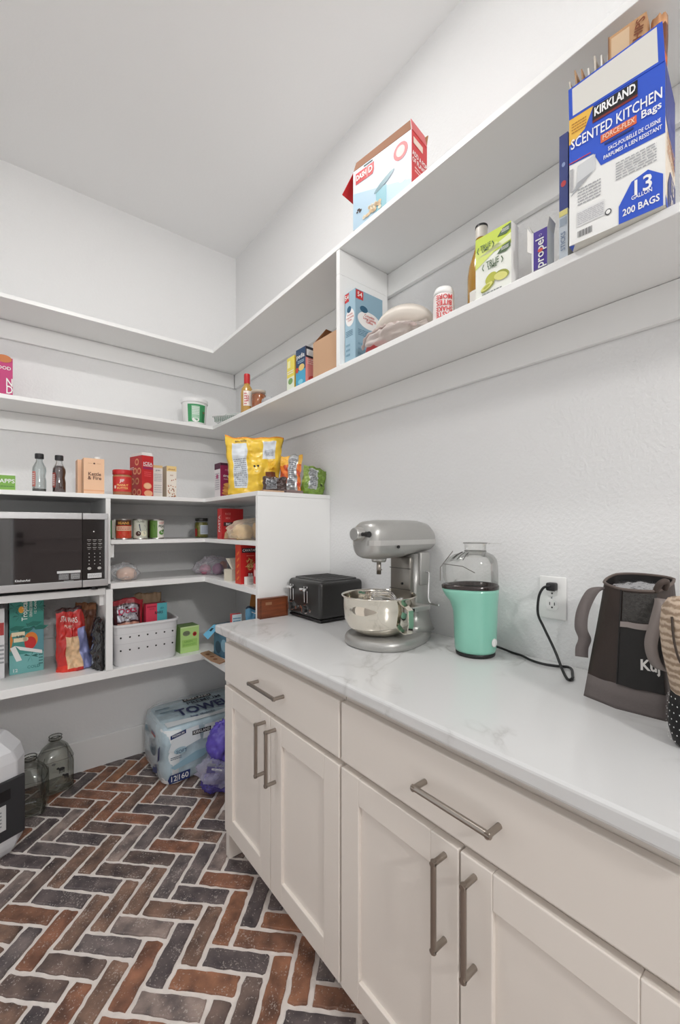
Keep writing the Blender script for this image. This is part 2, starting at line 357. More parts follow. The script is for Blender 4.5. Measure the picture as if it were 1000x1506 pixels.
# the door across the hall, mirrored in the microwave
DC = M((150, 140, 138), .4)
d1 = struct(G().box(.10, 1.04, YD-.05, YD-.02, 0, 2.12).obj('door_1', DC))
for z0, z1 in ((.22, 1.0), (1.15, 1.98)):
    G().box(.25, .87, YD-.021, YD-.012, z0, z0+.022).box(.25, .87, YD-.021, YD-.012, z1-.022, z1).box(.25, .272, YD-.021, YD-.012, z0+.022, z1-.022).box(.848, .87, YD-.021, YD-.012, z0+.022, z1-.022).obj('door_panel', DC, d1, bev=.004)
G().box(.125, .195, YD-.02, YD-.008, 1.06, 1.13).box(.145, .175, YD-.008, YD+.03, 1.085, 1.105).box(.145, .31, YD+.02, YD+.035, 1.087, 1.103).obj('door_handle', BLACK, d1, bev=.002)
G().box(.125, .19, YD-.02, YD+.0, 1.165, 1.23).obj('deadbolt', BLACK, d1, bev=.002)
struct(G().box(.01, .08, YD, YD+.018, 0, 2.22).box(1.06, 1.13, YD, YD+.018, 0, 2.22).box(.08, 1.06, YD, YD+.018, 2.15, 2.22).obj('trim_1', TRIMW, bev=.003))

# brick floor: herringbone laid diagonally, each brick a piece of its own
BR = brick_material(); PW = .0677; JT = .0155; q2 = math.sqrt(.5)
def brick_mesh(k):
    rd = random.Random(k); L, W = 3*PW-JT, PW-JT; pts = []
    def side(ax, ay, bx, by, n):
        for i in range(n):
            t = .03+.94*i/(n-1); j = .0016; pts.append((ax+(bx-ax)*t+rd.uniform(-j, j)*1.4, ay+(by-ay)*t+rd.uniform(-j, j)*1.4))
    side(-L/2, -W/2, L/2, -W/2, 10); side(L/2, -W/2, L/2, W/2, 4); side(L/2, W/2, -L/2, W/2, 10); side(-L/2, W/2, -L/2, -W/2, 4)
    n = len(pts); V = [(x, y, -.01) for x, y in pts]+[(x, y, .0005) for x, y in pts]+[(x*.985, y*.93, .003) for x, y in pts]
    F = [[i, (i+1) % n, n+(i+1) % n, n+i] for i in range(n)]+[[n+i, n+(i+1) % n, 2*n+(i+1) % n, 2*n+i] for i in range(n)]+[list(range(2*n, 3*n))]
    me = bpy.data.meshes.new('brick'); me.from_pydata(V, [], F); me.materials.append(BR); me.update(); return me
BM = [brick_mesh(k) for k in range(10)]
P0, Q0 = -.8155, 1.3125; rb = random.Random(3); cand = []
for jx in range(-60, 61):
    for jy in range(-60, 61):
        for hor in (0, 1):
            if hor and (jx-jy) % 6 == 0: p, q, a = P0+(jx+1.5)*PW, Q0+(jy+.5)*PW, -45
            elif not hor and (jx-jy) % 6 == 5: p, q, a = P0+(jx+.5)*PW, Q0+(jy+1.5)*PW, 45
            else: continue
            x, y = (p+q)*q2, (q-p)*q2
            if -.35 < x < .82 and .3 < y < 2.5 and not (y < 1.45 and x > .80): cand.append((x, y, a, True))
            elif XL-.05 < x < 1.12 and YO < y < 2.62: cand.append((x, y, a, False))
def seen(x, y):
    d = x*.6252+y*.7804; r = x*.7804-y*.6252
    return d > .2 and -40 < 500+620*r/d < 620 and 776+620*1.285/d < 1580
nb = 0; rest = G()
for x, y, a, near in cand:
    if seen(x, y) and nb < 298:
        o = bpy.data.objects.new('brick', rb.choice(BM)); COL.objects.link(o); o.parent = floor
        o.location = (x, y, rb.uniform(-.0006, .0008)); o.rotation_euler = (rb.uniform(-.004, .004), rb.uniform(-.004, .004), R(a + (180 if rb.random() < .5 else 0)+rb.uniform(-.8, .8))); nb += 1
    else:
        me = rb.choice(BM); m = Matrix.Translation((x, y, 0)) @ Matrix.Rotation(R(a), 4, 'Z')
        if y > YO and y < YW-.02 and x > XL+.02: rest.add([m @ v.co for v in me.vertices], [list(p.vertices) for p in me.polygons])
ro = rest.obj('brick_field', BR, floor); ro['kind'] = 'stuff'

# recessed ceiling light (just above the frame)
t = thing('ceiling_light', 'round recessed ceiling light in the middle of the pantry ceiling', 'ceiling light', (LIGHT_XY[0], LIGHT_XY[1], HC))
G().loft([[(r*math.cos(2*math.pi*k/40), r*math.sin(2*math.pi*k/40), z) for k in range(40)] for r, z in ((.055, -.005), (.084, -.009), (.098, -.009), (.105, -.004), (.105, 0), (.055, 0))], False, True).obj('trim_ring', PWHITE, t, True)
dm = M((255, 253, 250), .5, emit=LIGHT_POWER)
G().lathe([(.001, -.006), (.054, -.006), (.054, -.004), (.001, -.004)], 40).obj('lens', dm, t)

# glowing globe added on the unseen hall wall to brighten the shelf interiors
t = thing('hall_fill_globe', 'round white fill globe added on the unseen wall across the hall', 'fill light', (.0, YD, 2.5))
G().tube([(0, .001, 0), (0, .03, 0)], .06, 24).obj('mount', PWHITE, t, 2)
G().lathe([(.001, -.11), (.045, -.1), (.08, -.075), (.103, -.038), (.11, 0), (.103, .038), (.08, .075), (.045, .1), (.001, .11)], 28, (0, .135, 0)).obj('globe', M((255, 253, 250), .5, emit=HALL_POWER), t, True)

# ================================================================== wall shelves (open L shelves along right and back wall)
SA, SB = .938, 2.331            # front edges of the two upper shelves
def upper_shelf(label, z, cleat=True):
    t = thing('wall_shelf', label, 'shelf', (0, 0, z))
    G().slab([(SA, -.35), (XW-.001, -.35), (XW-.001, YW-.001), (XL+.02, YW-.001), (XL+.02, SB), (SA, SB)], 0, .019).obj('shelf_board', TRIMW, t, bev=.0015)
    G().box(XW-.018, XW-.001, -.35, YW-.02, -.089, -.001).obj('cleat', TRIMW, t, bev=.002)
    G().box(XL+.02, XW-.02, YW-.018, YW-.001, -.089, -.001).obj('cleat', TRIMW, t, bev=.002)
    return t
upper_shelf('topmost white L-shaped wall shelf holding the red popcorn maker box', 2.281)
upper_shelf('second white L-shaped wall shelf below the topmost, holding bottles and boxes', 1.845)
o = G().box(SA+.001, XW-.02, 1.175, 1.194, 1.865, 2.1915).box(SA+.001, XW-.02, 1.175, 1.194, 2.1915, 2.280).obj('shelf_divider', TRIMW, bev=.0015); tag(o, 'white upright board between the two upper wall shelves', 'divider')

# ================================================================== lower built-in shelving
CX, CY = .822, 2.153; ZC, ZD, ZE, ZF, ZM = 1.437, 1.228, 1.030, .635, 1.012; YP = 1.569
t = thing('shelving_unit', 'white built-in corner shelving below the long wall shelves, holding the microwave', 'shelving')
def Lb(name, z0, z1, xl, cleats=True):
    G().slab([(CX, YP+.019), (XW-.001, YP+.019), (XW-.001, YW-.001), (xl, YW-.001), (xl, CY), (CX, CY)], z0, z1).obj(name, TRIMW, t, bev=.0015)
    G().box(XW-.018, XW-.001, YP+.02, YW-.02, z0-.06, z0-.001).obj('cleat', TRIMW, t)
    G().box(xl+.001, XW-.02, YW-.018, YW-.001, z0-.06, z0-.001).obj('cleat', TRIMW, t)
G().slab([(CX, YP), (XW-.001, YP), (XW-.001, YW-.001), (XL+.02, YW-.001), (XL+.02, CY), (CX, CY)], ZC-.019, ZC).obj('shelf_board', TRIMW, t, bev=.0015)
G().box(XW-.018, XW-.001, YP+.02, YW-.02, ZC-.079, ZC-.02).obj('cleat', TRIMW, t)
G().box(XL+.02, XW-.02, YW-.018, YW-.001, ZC-.079, ZC-.02).obj('cleat', TRIMW, t)
Lb('shelf_board', ZD-.019, ZD, .386); Lb('shelf_board', ZE-.026, ZE, .386)
G().slab([(CX, YP+.019), (XW-.001, YP+.019), (XW-.001, YW-.001), (XL+.02, YW-.001), (XL+.02, CY), (CX, CY)], ZF-.036, ZF).obj('shelf_board', TRIMW, t, bev=.0015)
G().box(XL+.02, XW-.02, YW-.018, YW-.001, ZF-.1, ZF-.037).obj('cleat', TRIMW, t)
G().box(XW-.018, XW-.001, YP+.02, YW-.02, ZF-.1, ZF-.037).obj('cleat', TRIMW, t)
G().box(XL+.02, .365, CY, YW-.001, ZM-.03, ZM).obj('microwave_shelf', TRIMW, t, bev=.0015)
G().box(.366, .3855, CY+.001, YW-.001, ZE-.001, ZC-.0195).obj('divider', TRIMW, t, bev=.001)
G().box(.366, .394, CY-.002, YW-.001, ZF+.0005, ZE-.0265).obj('divider', TRIMW, t, bev=.001)
for z in (ZD-.02, ZE+.0): G().box(.386, .403, CY+.02, YW-.02, z-.06, z-.0005).obj('cleat', TRIMW, t) if z > 1.1 else None
G().box(.349, .3655, CY+.05, YW-.02, ZM-.085, ZM-.031).obj('cleat', TRIMW, t)
G().box(XL+.02, .3, YW-.02, YW-.001, ZF+.001, ZF+.09).obj('cleat', TRIMW, t)
G().box(CX, XW-.001, YP, YP+.019, .02, ZC-.0195).obj('end_panel', TRIMW, t, bev=.001)

# ================================================================== base cabinets and worktop
CT = .9126; AC = .638; AD = .665; CE = .10
def cabinet(label, y0, y1, hand):
    c = thing('base_cabinet', label, 'cabinet', (AD, (y0+y1)/2, 0)); h = (y1-y0)/2
    G().box(.021, XW-AD-.001, -h, h, .11, .878).obj('body', CABINET, c)
    G().box(.075, XW-AD-.001, -h, h, .004, .11).obj('toe_kick', CABINET, c)
    e = .003
    d = G().box(.0, .0205, -h+e, h-e, .70, .847).obj('drawer', CABINET, c, bev=.003, seg=2)
    def pull(par, a, b, ax):
        g = G(); r = .0058; k = -.034
        if ax == 'y': pts = [(.0, a[0], a[1]), (k, a[0], a[1]), (k, b[0], b[1]), (.0, b[0], b[1])]
        else: pts = [(.0, a[0], a[1]), (k, a[0], a[1]), (k, b[0], b[1]), (.0, b[0], b[1])]
        for i in range(3):
            p, q = Vector(pts[i]), Vector(pts[i+1]); dd = (q-p).normalized()*r*.9
            g.tube([p-(dd if i else Vector()), q+(dd if i < 2 else Vector())], r, 10)
        return g.obj('handle', NICKEL, par, 2)
    pull(d, (.081, .7735), (-.081, .7735), 'y')
    for sd in (1, -1):
        ya, yb = (.002, h-e) if sd > 0 else (-h+e, -.002); z0, z1, w = .131, .683, .066
        dr = G().box(0, .0205, ya, ya+w, z0, z1).box(0, .0205, yb-w, yb, z0, z1).box(0, .0205, ya+w, yb-w, z0, z0+w).box(0, .0205, ya+w, yb-w, z1-w, z1).obj('door', CABINET, c, bev=.0022, seg=2)
        G().box(.0095, .0185, ya+w-.004, yb-w+.004, z0+w-.004, z1-w+.004).obj('door_panel', CABINET, dr)
        pull(dr, (sd*.033, .655), (sd*.033, .492), 'z')
    return c
cabinet('greige base cabinet at the far end of the worktop, beside the paper towel pack', .831, 1.539, 0)
cabinet('greige base cabinet nearest the viewer, under the lunch bag end of the worktop', .12, .829, 0)
o = G().box(AC, XW-.001, CE, YP-.001, CT-.032, CT).obj('worktop', marble_material(), bev=.007, seg=3); tag(o, 'white veined quartz worktop over the greige cabinets', 'countertop')
G().box(AD+.02, XW-.002, 1.5395, YP-.001, .004, CT-.034).obj('end_filler', CABINET)
bpy.data.objects['end_filler'].parent = o
# ================================================================== things on the worktop
# toaster
t = thing('toaster', 'black four-slice toaster with chrome levers and knobs beside the mixer', 'toaster', (.953+.112, 1.43, CT), -90)
TB = M((36, 35, 34), .3, spec=.6); tw, td, thh = .236, .222, .16
G().box(-tw/2, tw/2, -td/2, td/2, .012, thh).obj('body', TB, t, True, bev=.017, seg=4)
G().box(-tw/2+.006, tw/2-.006, -td/2+.006, td/2-.006, .004, .0125).obj('base', BLACK, t)
for sx in (-1, 1):
    for sy in (-1, 1): G().lathe([(.008, 0), (.008, .005), (.001, .005)], 10, (sx*.09, sy*.085, 0)).obj('foot', BLACK, t)
sl = G().box(-.10, .10, -.085, .09, thh-.002, thh+.006).obj('slot_plate', M((60, 60, 60), .3), t, True, bev=.005)
for k in range(4): G().box(-.088+k*.047, -.088+k*.047+.034, -.075, .08, thh+.0055, thh+.0068).obj('slot', M((15, 13, 12), .7), t)
for k, x in enumerate((-.083, .02)):
    G().box(x-.006, x+.006, -td/2-.001, -td/2+.001, .07, .135).obj('lever_track', M((10, 10, 10), .3), t)
    G().tube([(x-.011, -td/2-.0005, .07), (x-.011, -td/2-.002, .135), (x+.011, -td/2-.002, .135), (x+.011, -td/2-.002, .07)], .0014, 6).obj('track_rim', CHROME, t)
    G().box(x-.02, x+.02, -td/2-.022, -td/2-.003, .118, .13).obj('lever', CHROME, t, True, bev=.004)
    kb = G().tube([(x, -td/2, .045), (x, -td/2-.016, .045)], [.016, .014], 20).obj('knob', M((30, 30, 30), .3), t, 2)
    G().tube([(x, -td/2-.0005, .045), (x, -td/2-.004, .045)], .0185, 20).obj('knob_ring', CHROME, kb, 2)
    G().box(x-.0035, x+.0035, -td/2-.021, -td/2-.0155, .032, .058).obj('knob_grip', CHROME, kb)
    for bx, bz in ((-.032, .05), (.034, .042)): G().tube([(x+bx, -td/2, bz), (x+bx, -td/2-.005, bz)], .0065, 12).obj('button', CHROME, t, 2)
# wooden box
t = thing('wooden_box', 'flat reddish-brown wooden box standing against the white end panel', 'box', (.881, 1.5475, CT), 0)
WD = wood_material((96, 48, 26), (134, 70, 38)); G().box(-.066, .066, -.0095, .0145, 0, .082).obj('body', WD, t, bev=.002)
G().box(-.066, .066, -.0115, -.0095, 0, .007).box(-.066, .066, -.0115, -.0095, .075, .082).box(-.066, -.058, -.0115, -.0095, .007, .075).box(.058, .066, -.0115, -.0095, .007, .075).obj('frame', wood_material((84, 42, 24), (110, 58, 32)), t)
p = Print(t, lambda u, v, o: Vector((-.066+.132*u, -.0096-o, .082*v)), .132, .082); p.rect(.2, .66, .42, .8, M((150, 110, 80), .6)); p.done()

# stand mixer (faces into the room)
t = thing('stand_mixer', 'silver bowl-lift stand mixer with polished steel bowl', 'mixer', (1.02, .985, CT), -90)
SV = M((176, 175, 172), .36, .55, var=.03, vscale=300); SVL = M((206, 205, 202), .28, .8)
g = G(); rings = []
def base_ring(k, z):
    out = []
    for i in range(40):
        a = 2*math.pi*i/40; x, y = math.sin(a), -math.cos(a)
        rx = .122 if y < 0 else .122-.03*max(0, y)**1.5
        yy = -.062+(y*.112 if y < 0 else y*.225)
        out.append((x*rx*k, -.0+(yy)*1.0*(1 if y >= 0 else k) if y < 0 else yy*k+.0, z))
    return out
g.loft([base_ring(.965, .0), base_ring(1.0, .004), base_ring(1.0, .018), base_ring(.975, .027), base_ring(.92, .032), base_ring(.2, .034)]); g.obj('base', SV, t, True)
# column and its foot
g = G(); g.loft([sring((0, .07, .031), .085, .07, 28, 3), sring((0, .078, .05), .07, .055, 28, 3), sring((0, .085, .075), .058, .047, 28, 3.5), sring((0, .088, .16), .053, .043, 28, 4), sring((0, .092, .285), .05, .043, 28, 4)]); g.obj('column', SV, t, True)
G().box(-.046, .046, .028, .046, .10, .275).obj('column_face', M((140, 136, 130), .3, .8), t, True, bev=.006)
for z in (.165, .235): G().box(-.047, .047, .0265, .03, z, z+.0022).obj('seam', M((70, 66, 62), .5), t)
G().tube([(.012, .028, .185), (.012, .024, .185)], .004, 10).obj('lock_screw', BLACK, t)
# head: lofted along its length
def hs(y, rx, z0, z1, p=2.6):
    return sring((0, y, (z0+z1)/2), rx, (z1-z0)/2, 32, p, 'xz')
secs = [(-.148, .022, .30, .362), (-.146, .036, .288, .376), (-.138, .05, .279, .386), (-.12, .06, .274, .393), (-.08, .066, .272, .397), (0, .067, .274, .398), (.03, .066, .28, .398), (.08, .064, .286, .397), (.12, .061, .289, .39), (.145, .055, .292, .376), (.16, .044, .298, .355), (.166, .025, .308, .335)]
g = G(); g.loft([hs(y, a, b, c, 3.0 if -.13 < y < .13 else 2.5) for y, a, b, c in secs][::-1]); g.obj('head', SV, t, True)
g = G(); pts = []
for y, a, b, c in secs[1:-1]: pts.append((y, a))
outl = [(a+.0012 if abs(y) < .13 else a+.0008, y) for y, a in pts]
ring = [(x, y) for x, y in outl]+[(-x, y) for x, y in outl[::-1]]
V = []; F = []; n = len(ring)
for z, k in ((.317, 1.004), (.333, 1.004)): V += [(x*k, y*1.006, z) for x, y in ring]
F = [[i, (i+1) % n, n+(i+1) % n, n+i] for i in range(n)]+[list(range(n))[::-1], list(range(n, 2*n))]
g.add(V, F); g.obj('trim_band', SVL, t, False)
hub = G().tube([(0, -.142, .352), (0, -.172, .352), (0, -.177, .352)], [.0215, .0215, .019], 24).obj('attachment_hub', SVL, t, 2)
G().tube([(.0, -.16, .352), (.036, -.16, .352)], [.006, .006], 12).obj('hub_knob_stem', BLACK, hub, 2)
G().tube([(.036, -.16, .352), (.052, -.16, .352)], [.008, .0095], 12).obj('hub_knob', BLACK, hub, 2)
G().tube([(.066, -.05, .312), (.070, -.05, .312)], .005, 10).obj('speed_lever', BLACK, t, 2)
G().lathe([(.001, .262), (.022, .262), (.026, .275), (.001, .276)], 24, (0, -.07, 0)).obj('beater_collar', SVL, t, True)
G().lathe([(.001, .222), (.0075, .222), (.0075, .262), (.001, .263)], 16, (0, -.07, 0)).obj('beater_shaft', NICKEL, t, True)
G().tube([(.007, -.07, .237), (.013, -.07, .237)], .0025, 8).obj('shaft_pin', NICKEL, t)
# bowl
bz = .036; prof = [(.001, bz), (.045, bz), (.075, bz+.004), (.10, bz+.022), (.1125, bz+.05), (.1165, bz+.085), (.1185, bz+.116), (.1215, bz+.119), (.1215, bz+.122), (.117, bz+.122), (.1155, bz+.116), (.114, bz+.085), (.109, bz+.05), (.097, bz+.024), (.07, bz+.008), (.001, bz+.006)]
POL = M((226, 220, 208), .07, 1)
bowl = G().lathe(prof, 56, (0, -.07, 0)).obj('bowl', POL, t, True)
ha = R(-3)   # handle, on the side turned to the viewer's right
hd = Vector((math.cos(ha), math.sin(ha), 0))
g = G(); c0 = Vector((0, -.07, 0)); side_v = Vector((-hd.y, hd.x, 0))*.010
g.ribbon([c0+hd*.113+Vector((0, 0, bz+.105)), c0+hd*.128+Vector((0, 0, bz+.098)), c0+hd*.142+Vector((0, 0, bz+.09)), c0+hd*.144+Vector((0, 0, bz+.05)), c0+hd*.138+Vector((0, 0, bz+.022)), c0+hd*.124+Vector((0, 0, bz+.018)), c0+hd*.1+Vector((0, 0, bz+.026))], side_v, .004)
g.obj('bowl_handle', POL, bowl, 2)
for s_ in (-1, 1):
    G().box(s_*.118-.012, s_*.118+.012, -.075, -.045, .118, .128).obj('support_arm_pin', SVL, t)
    G().box(min(s_*.05, s_*.125), max(s_*.05, s_*.125), -.005, .03, .115, .13).box(min(s_*.118, s_*.13), max(s_*.118, s_*.13), -.08, .03, .115, .13).obj('bowl_support_arm', SV, t, True, bev=.003)
# wire whip lying in the bowl
g = G()
for k in range(7):
    a = math.pi*k/7; pts = []
    for i in range(13):
        b = math.pi*2*i/12; pts.append((math.cos(b)*.055-.01, -.04+math.sin(b)*.028*math.cos(a), bz+.102+math.sin(b)*.032*math.sin(a)))
    g.tube(pts[:-1], .0011, 6, True)
g.tube([(.045, -.04, bz+.102), (.075, -.04, bz+.112)], .006, 10); g.obj('wire_whip', CHROME, t, True)
g = G(); g.tube(spline([(.055, .09, .225), (.068, .09, .225), (.078, .085, .215), (.088, .07, .17), (.098, .06, .135), (.112, .06, .127), (.14, .06, .126)], 6), .0035, 8); g.obj('lift_crank', CHROME, t, True)
G().box(.045, .06, .065, .115, .18, .29).obj('lift_bracket', SV, t, True, bev=.005)

# popcorn maker
PX, PY = 1.09, .722
t = thing('popcorn_maker', 'mint green hot air popcorn maker with clear chute lid and black cord', 'popcorn maker', (PX, PY, CT), 0)
MINT = M((138, 200, 180), .28, coat=.3); sa = math.atan2(.625, -.78)
def prg(z, r, sp=0, n=36, tilt=0, w=.55):
    out = []
    for i in range(n):
        a = 2*math.pi*i/n; da = (a-sa+math.pi) % (2*math.pi)-math.pi; rr = r+sp*math.exp(-(da/w)**2)
        out.append((rr*math.cos(a), rr*math.sin(a), z+tilt*math.cos(da)))
    return out
G().loft([prg(0, .052), prg(.003, .056), prg(.012, .056), prg(.013, .05)]).obj('base', BLACK, t, True)
G().loft([prg(.0125, .0565), prg(.02, .0585), prg(.06, .0605), prg(.11, .062), prg(.13, .0625, .002), prg(.155, .0635, .010), prg(.172, .065, .022), prg(.186, .066, .029), prg(.1945, .066, .031)]).obj('body', MINT, t, True)
G().loft([prg(.1945, .0665, .0315), prg(.204, .0665, .0325), prg(.207, .0635, .031), prg(.204, .059, .026), prg(.17, .044, .0), prg(.168, .01)]).obj('collar', M((46, 36, 34), .12, spec=.7), t, True)
CLR = glassy((225, 225, 225), (252, 252, 251), .06)
lid = newmesh('clear_lid', *(lambda rs: ([q for r_ in rs for q in r_], [[i*36+k, i*36+(k+1) % 36, (i+1)*36+(k+1) % 36, (i+1)*36+k] for i in range(len(rs)-1) for k in range(36)]))(
    [prg(.207, .064, .022), prg(.225, .064, .03), prg(.262, .063, .034), prg(.28, .06, .026), prg(.293, .05, .012), prg(.300, .034), prg(.303, .031)]), CLR, t, True)
cupg = G().lathe([(.028, .285), (.03, .303), (.0305, .322), (.034, .327)], 32); cup = newmesh('measuring_cup', cupg.V, cupg.F[:-2], CLR, lid, True)
G().tube([(.0345*math.cos(a), .0345*math.sin(a), .327) for a in [2*math.pi*k/32 for k in range(32)]], .001, 6, True).tube([(.031*math.cos(a), .031*math.sin(a), .304) for a in [2*math.pi*k/32 for k in range(32)]], .001, 6, True).obj('cup_rim', glassy((240, 240, 240), (205, 205, 200), .5), cup)
G().slab([(.03, -.03), (.034, -.022), (.06, -.04), (.058, -.05)], .324, .327).obj('cup_tab', CLR, cup)
for k in range(5):
    a = sa+R(-38+k*20); G().tube([(.038*math.cos(a), .038*math.sin(a), .3), (.052*math.cos(a), .052*math.sin(a), .292), (.066*math.cos(a), .066*math.sin(a), .28)], .0011, 6).obj('vent_rib', glassy((240, 240, 240), (170, 168, 165), .3), lid)
sd = Vector((math.cos(sa), math.sin(sa), 0)); sp = Vector((-sd.y, sd.x, 0))
g = G(); DKE = M((120, 116, 112), .3)
tip = sd*.103; g.tube([tip-sp*.0+Vector((0, 0, .215)), tip+Vector((0, 0, .255)), sd*.095+Vector((0, 0, .266)), sd*.066+Vector((0, 0, .303))], .0013, 6)
g.tube([sd*.095+Vector((0, 0, .266)), sd*.05+sp*.045+Vector((0, 0, .262)), sd*.02+sp*.06+Vector((0, 0, .245))], .0012, 6); g.obj('chute_edge', DKE, lid)
G().tube([(.0, -.061, .045), (.0, -.0635, .045)], [.012, .0115], 18).obj('power_switch_ring', PWHITE, t, 2, loc=None)
G().box(-.004, .004, -.0655, -.063, .038, .052).obj('power_switch', PWHITE, t)
def L3(p): return (p[0]-PX, p[1]-PY, p[2]-CT)
cord = spline([L3(p) for p in [(PX+.055, PY-.01, CT+.02), (1.166, .688, CT+.012), (1.172, .652, CT+.0045), (1.166, .62, CT+.0045), (1.145, .58, CT+.0045), (1.14, .545, CT+.0045), (1.15, .516, CT+.0045), (1.165, .492, CT+.0045), (1.15, .476, CT+.0045), (1.115, .46, CT+.0045), (1.085, .448, CT+.005), (1.07, .452, CT+.0045), (1.095, .475, CT+.014), (1.13, .51, CT+.05), (1.15, .548, CT+.10), (1.153, .566, CT+.135), (1.155, .565, CT+.18), (1.157, .555, CT+.205), (1.162, .545, CT+.212), (1.17, .54, CT+.212)]], 8)
G().tube(cord, .0034, 8).obj('power_cord', BLACK, t, True)
G().box(*[v for p in ((1.168-PX, 1.192-PX), (.529-PY, .553-PY), (.199, .221)) for v in p]).obj('plug', BLACK, t, True, bev=.004)

# wall outlet
t = thing('wall_outlet', 'white double wall outlet with a black plug in its upper socket', 'outlet', (XW, .5455, 1.09))
G().box(-.006, -.0005, -.0365, .0365, -.059, .059).obj('cover_plate', M((240, 240, 238), .3), t, True, bev=.003)
for z in (.0195, -.0195):
    r_ = G().loft([sring((-.0062, 0, z), .0165, .0145, 28, 2.8, 'yz'), sring((-.0085, 0, z), .0165, .0145, 28, 2.8, 'yz')]).obj('receptacle', M((236, 236, 234), .35), t, 2)
    for y in (-.0065, .0065): G().box(-.0092, -.0085, y-.001, y+.001, z-.001, z+.0075).obj('slot', M((40, 40, 40), .6), r_)
    G().tube([(-.0084, 0, z-.007), (-.0092, 0, z-.007)], .0024, 10).obj('ground_hole', M((40, 40, 40), .6), r_)
G().tube([(-.006, 0, 0), (-.0075, 0, 0)], .003, 10).obj('screw', CHROME, t, 2)

# insulated lunch bag
t = thing('lunch_bag', 'dark brown insulated lunch bag with grey base, open foil-lined top and grey straps', 'bag', (1.07, .31, CT), 0)
DB = M((50, 38, 33), .6, bump=.2, bscale=90, var=.15, vscale=14); DK = M((26, 23, 22), .65); GR = M((108, 100, 98), .7, bump=.15, bscale=200); MESH = M((62, 60, 58), .85, bump=.6, bscale=400, var=.3, vscale=160)
A_ = [(-.085, .012), (-.075, -.072), (.065, -.075), (.09, .0), (.065, .085), (-.064, .082)]     # base corners: seam, right, back right, back, back left, left tip
B_ = [(-.066, .008), (-.055, -.052), (.03, -.058), (.05, .0), (.035, .05), (-.03, .053)]
def bring(k, bulge=0):
    c = [(a[0]*(1-k)+b[0]*k, a[1]*(1-k)+b[1]*k) for a, b in zip(A_, B_)]; out = []; sm = min(1, k*1.1)**1.5*.8
    for i in range(6):
        p, q = c[i], c[(i+1) % 6]
        for j in range(5):
            f = j/5; nx, ny = q[1]-p[1], -(q[0]-p[0]); b = -bulge*math.sin(math.pi*f)
            lx, ly = p[0]+(q[0]-p[0])*f+nx*b, p[1]+(q[1]-p[1])*f+ny*b
            a_, d_ = c[i-1], c[(i+2) % 6]
            cr = [.5*(2*p[z]+(q[z]-a_[z])*f+(2*a_[z]-5*p[z]+4*q[z]-d_[z])*f*f+(3*p[z]-a_[z]-3*q[z]+d_[z])*f**3) for z in (0, 1)]
            out.append((lx*(1-sm)+cr[0]*sm, ly*(1-sm)+cr[1]*sm))
    return out
def bz_(k, rim=.245): return [(x, y, k*rim+(.018*(x+.06)/.09*max(0, k-.7)/.3 if k > .7 else 0)+.004*noise.noise(Vector((x*30, y*30, k*4)))*(1 if 0 < k < 1 else 0)) for x, y in bring(k, .05*math.sin(math.pi*k))]
g = G(); g.loft([bz_(k) for k in (.2, .3, .45, .6, .75, .88, 1.0)], caps=False); g.obj('body', DB, t, True)
g = G(); g.loft([bz_(k) for k in (0, .03, .1, .2)]); g.obj('grey_base', GR, t, True)
g = G(); g.loft([[(x*.97, y*.97, z) for x, y, z in bz_(k)] for k in (1.0, .9, .72)][::1], caps=False); lin_ = g.obj('dark_lining', DK, t, True)
g = G(); g.loft([[(x*.95, y*.95, z) for x, y, z in bz_(.94)], [(x*.75, y*.75, z+.006) for x, y, z in bz_(.945)], [(x*.4, y*.4, z+.0) for x, y, z in bz_(.95)]]); g.obj('foil_liner', M((190, 190, 192), .22, 1, bump=.9, bscale=60), t, True)
G().tube([Vector(p)+Vector((0, 0, .001)) for p in bz_(1.0)], .003, 8, True).obj('rim_piping', M((96, 84, 78), .6), t, True)
def fs(u, v, o):        # front panel: between seam corner and right corner
    k = v; r1 = bz_(k); i = u*5; a = r1[min(4, int(i))]; b = r1[min(5, int(i)+1)]; f = i-min(4, int(i))
    return Vector((a[0]+(b[0]-a[0])*f-.001-o, a[1]+(b[1]-a[1])*f, a[2]+(b[2]-a[2])*f))
p = Print(t, fs, .09, .245)
p.rect(.06, .74, .97, .985, MESH, 2, 6).rect(.02, .685, .97, .735, M((150, 140, 136), .5), 4, 5).rect(.02, .205, .99, .68, M((22, 19, 18), .6), 1, 6)
p.text('Kuj', .72, .40, .02, M((225, 222, 218), .5), 5, bold=.03, fit=.42); p.done()
G().tube([fs(0, v/10, .001) for v in range(2, 11)], .0016, 6).obj('seam_cord', DK, t)
# straps
g = G(); g.ribbon(spline([(-.035, .05, .24), (-.05, .068, .232), (-.06, .084, .19), (-.062, .088, .15), (-.058, .082, .125), (-.062, .086, .105), (-.064, .086, .085)], 6), (-.004, .012, 0), .003); g.obj('strap', GR, t, True)
g = G(); g.ribbon(spline([(-.06, -.056, .232), (-.078, -.062, .225), (-.092, -.058, .19), (-.10, -.052, .15), (-.10, -.058, .118), (-.098, -.07, .104), (-.09, -.085, .112), (-.08, -.09, .15)], 6), (.004, .011, 0), .003); g.obj('strap', M((134, 124, 120), .7), t, True)
g = G(); g.tube(spline([(-.055, -.048, .245), (-.058, -.056, .262), (-.05, -.064, .266), (-.042, -.06, .25)], 5), .006, 8); g.obj('strap_loop', M((70, 58, 52), .7), t, True)

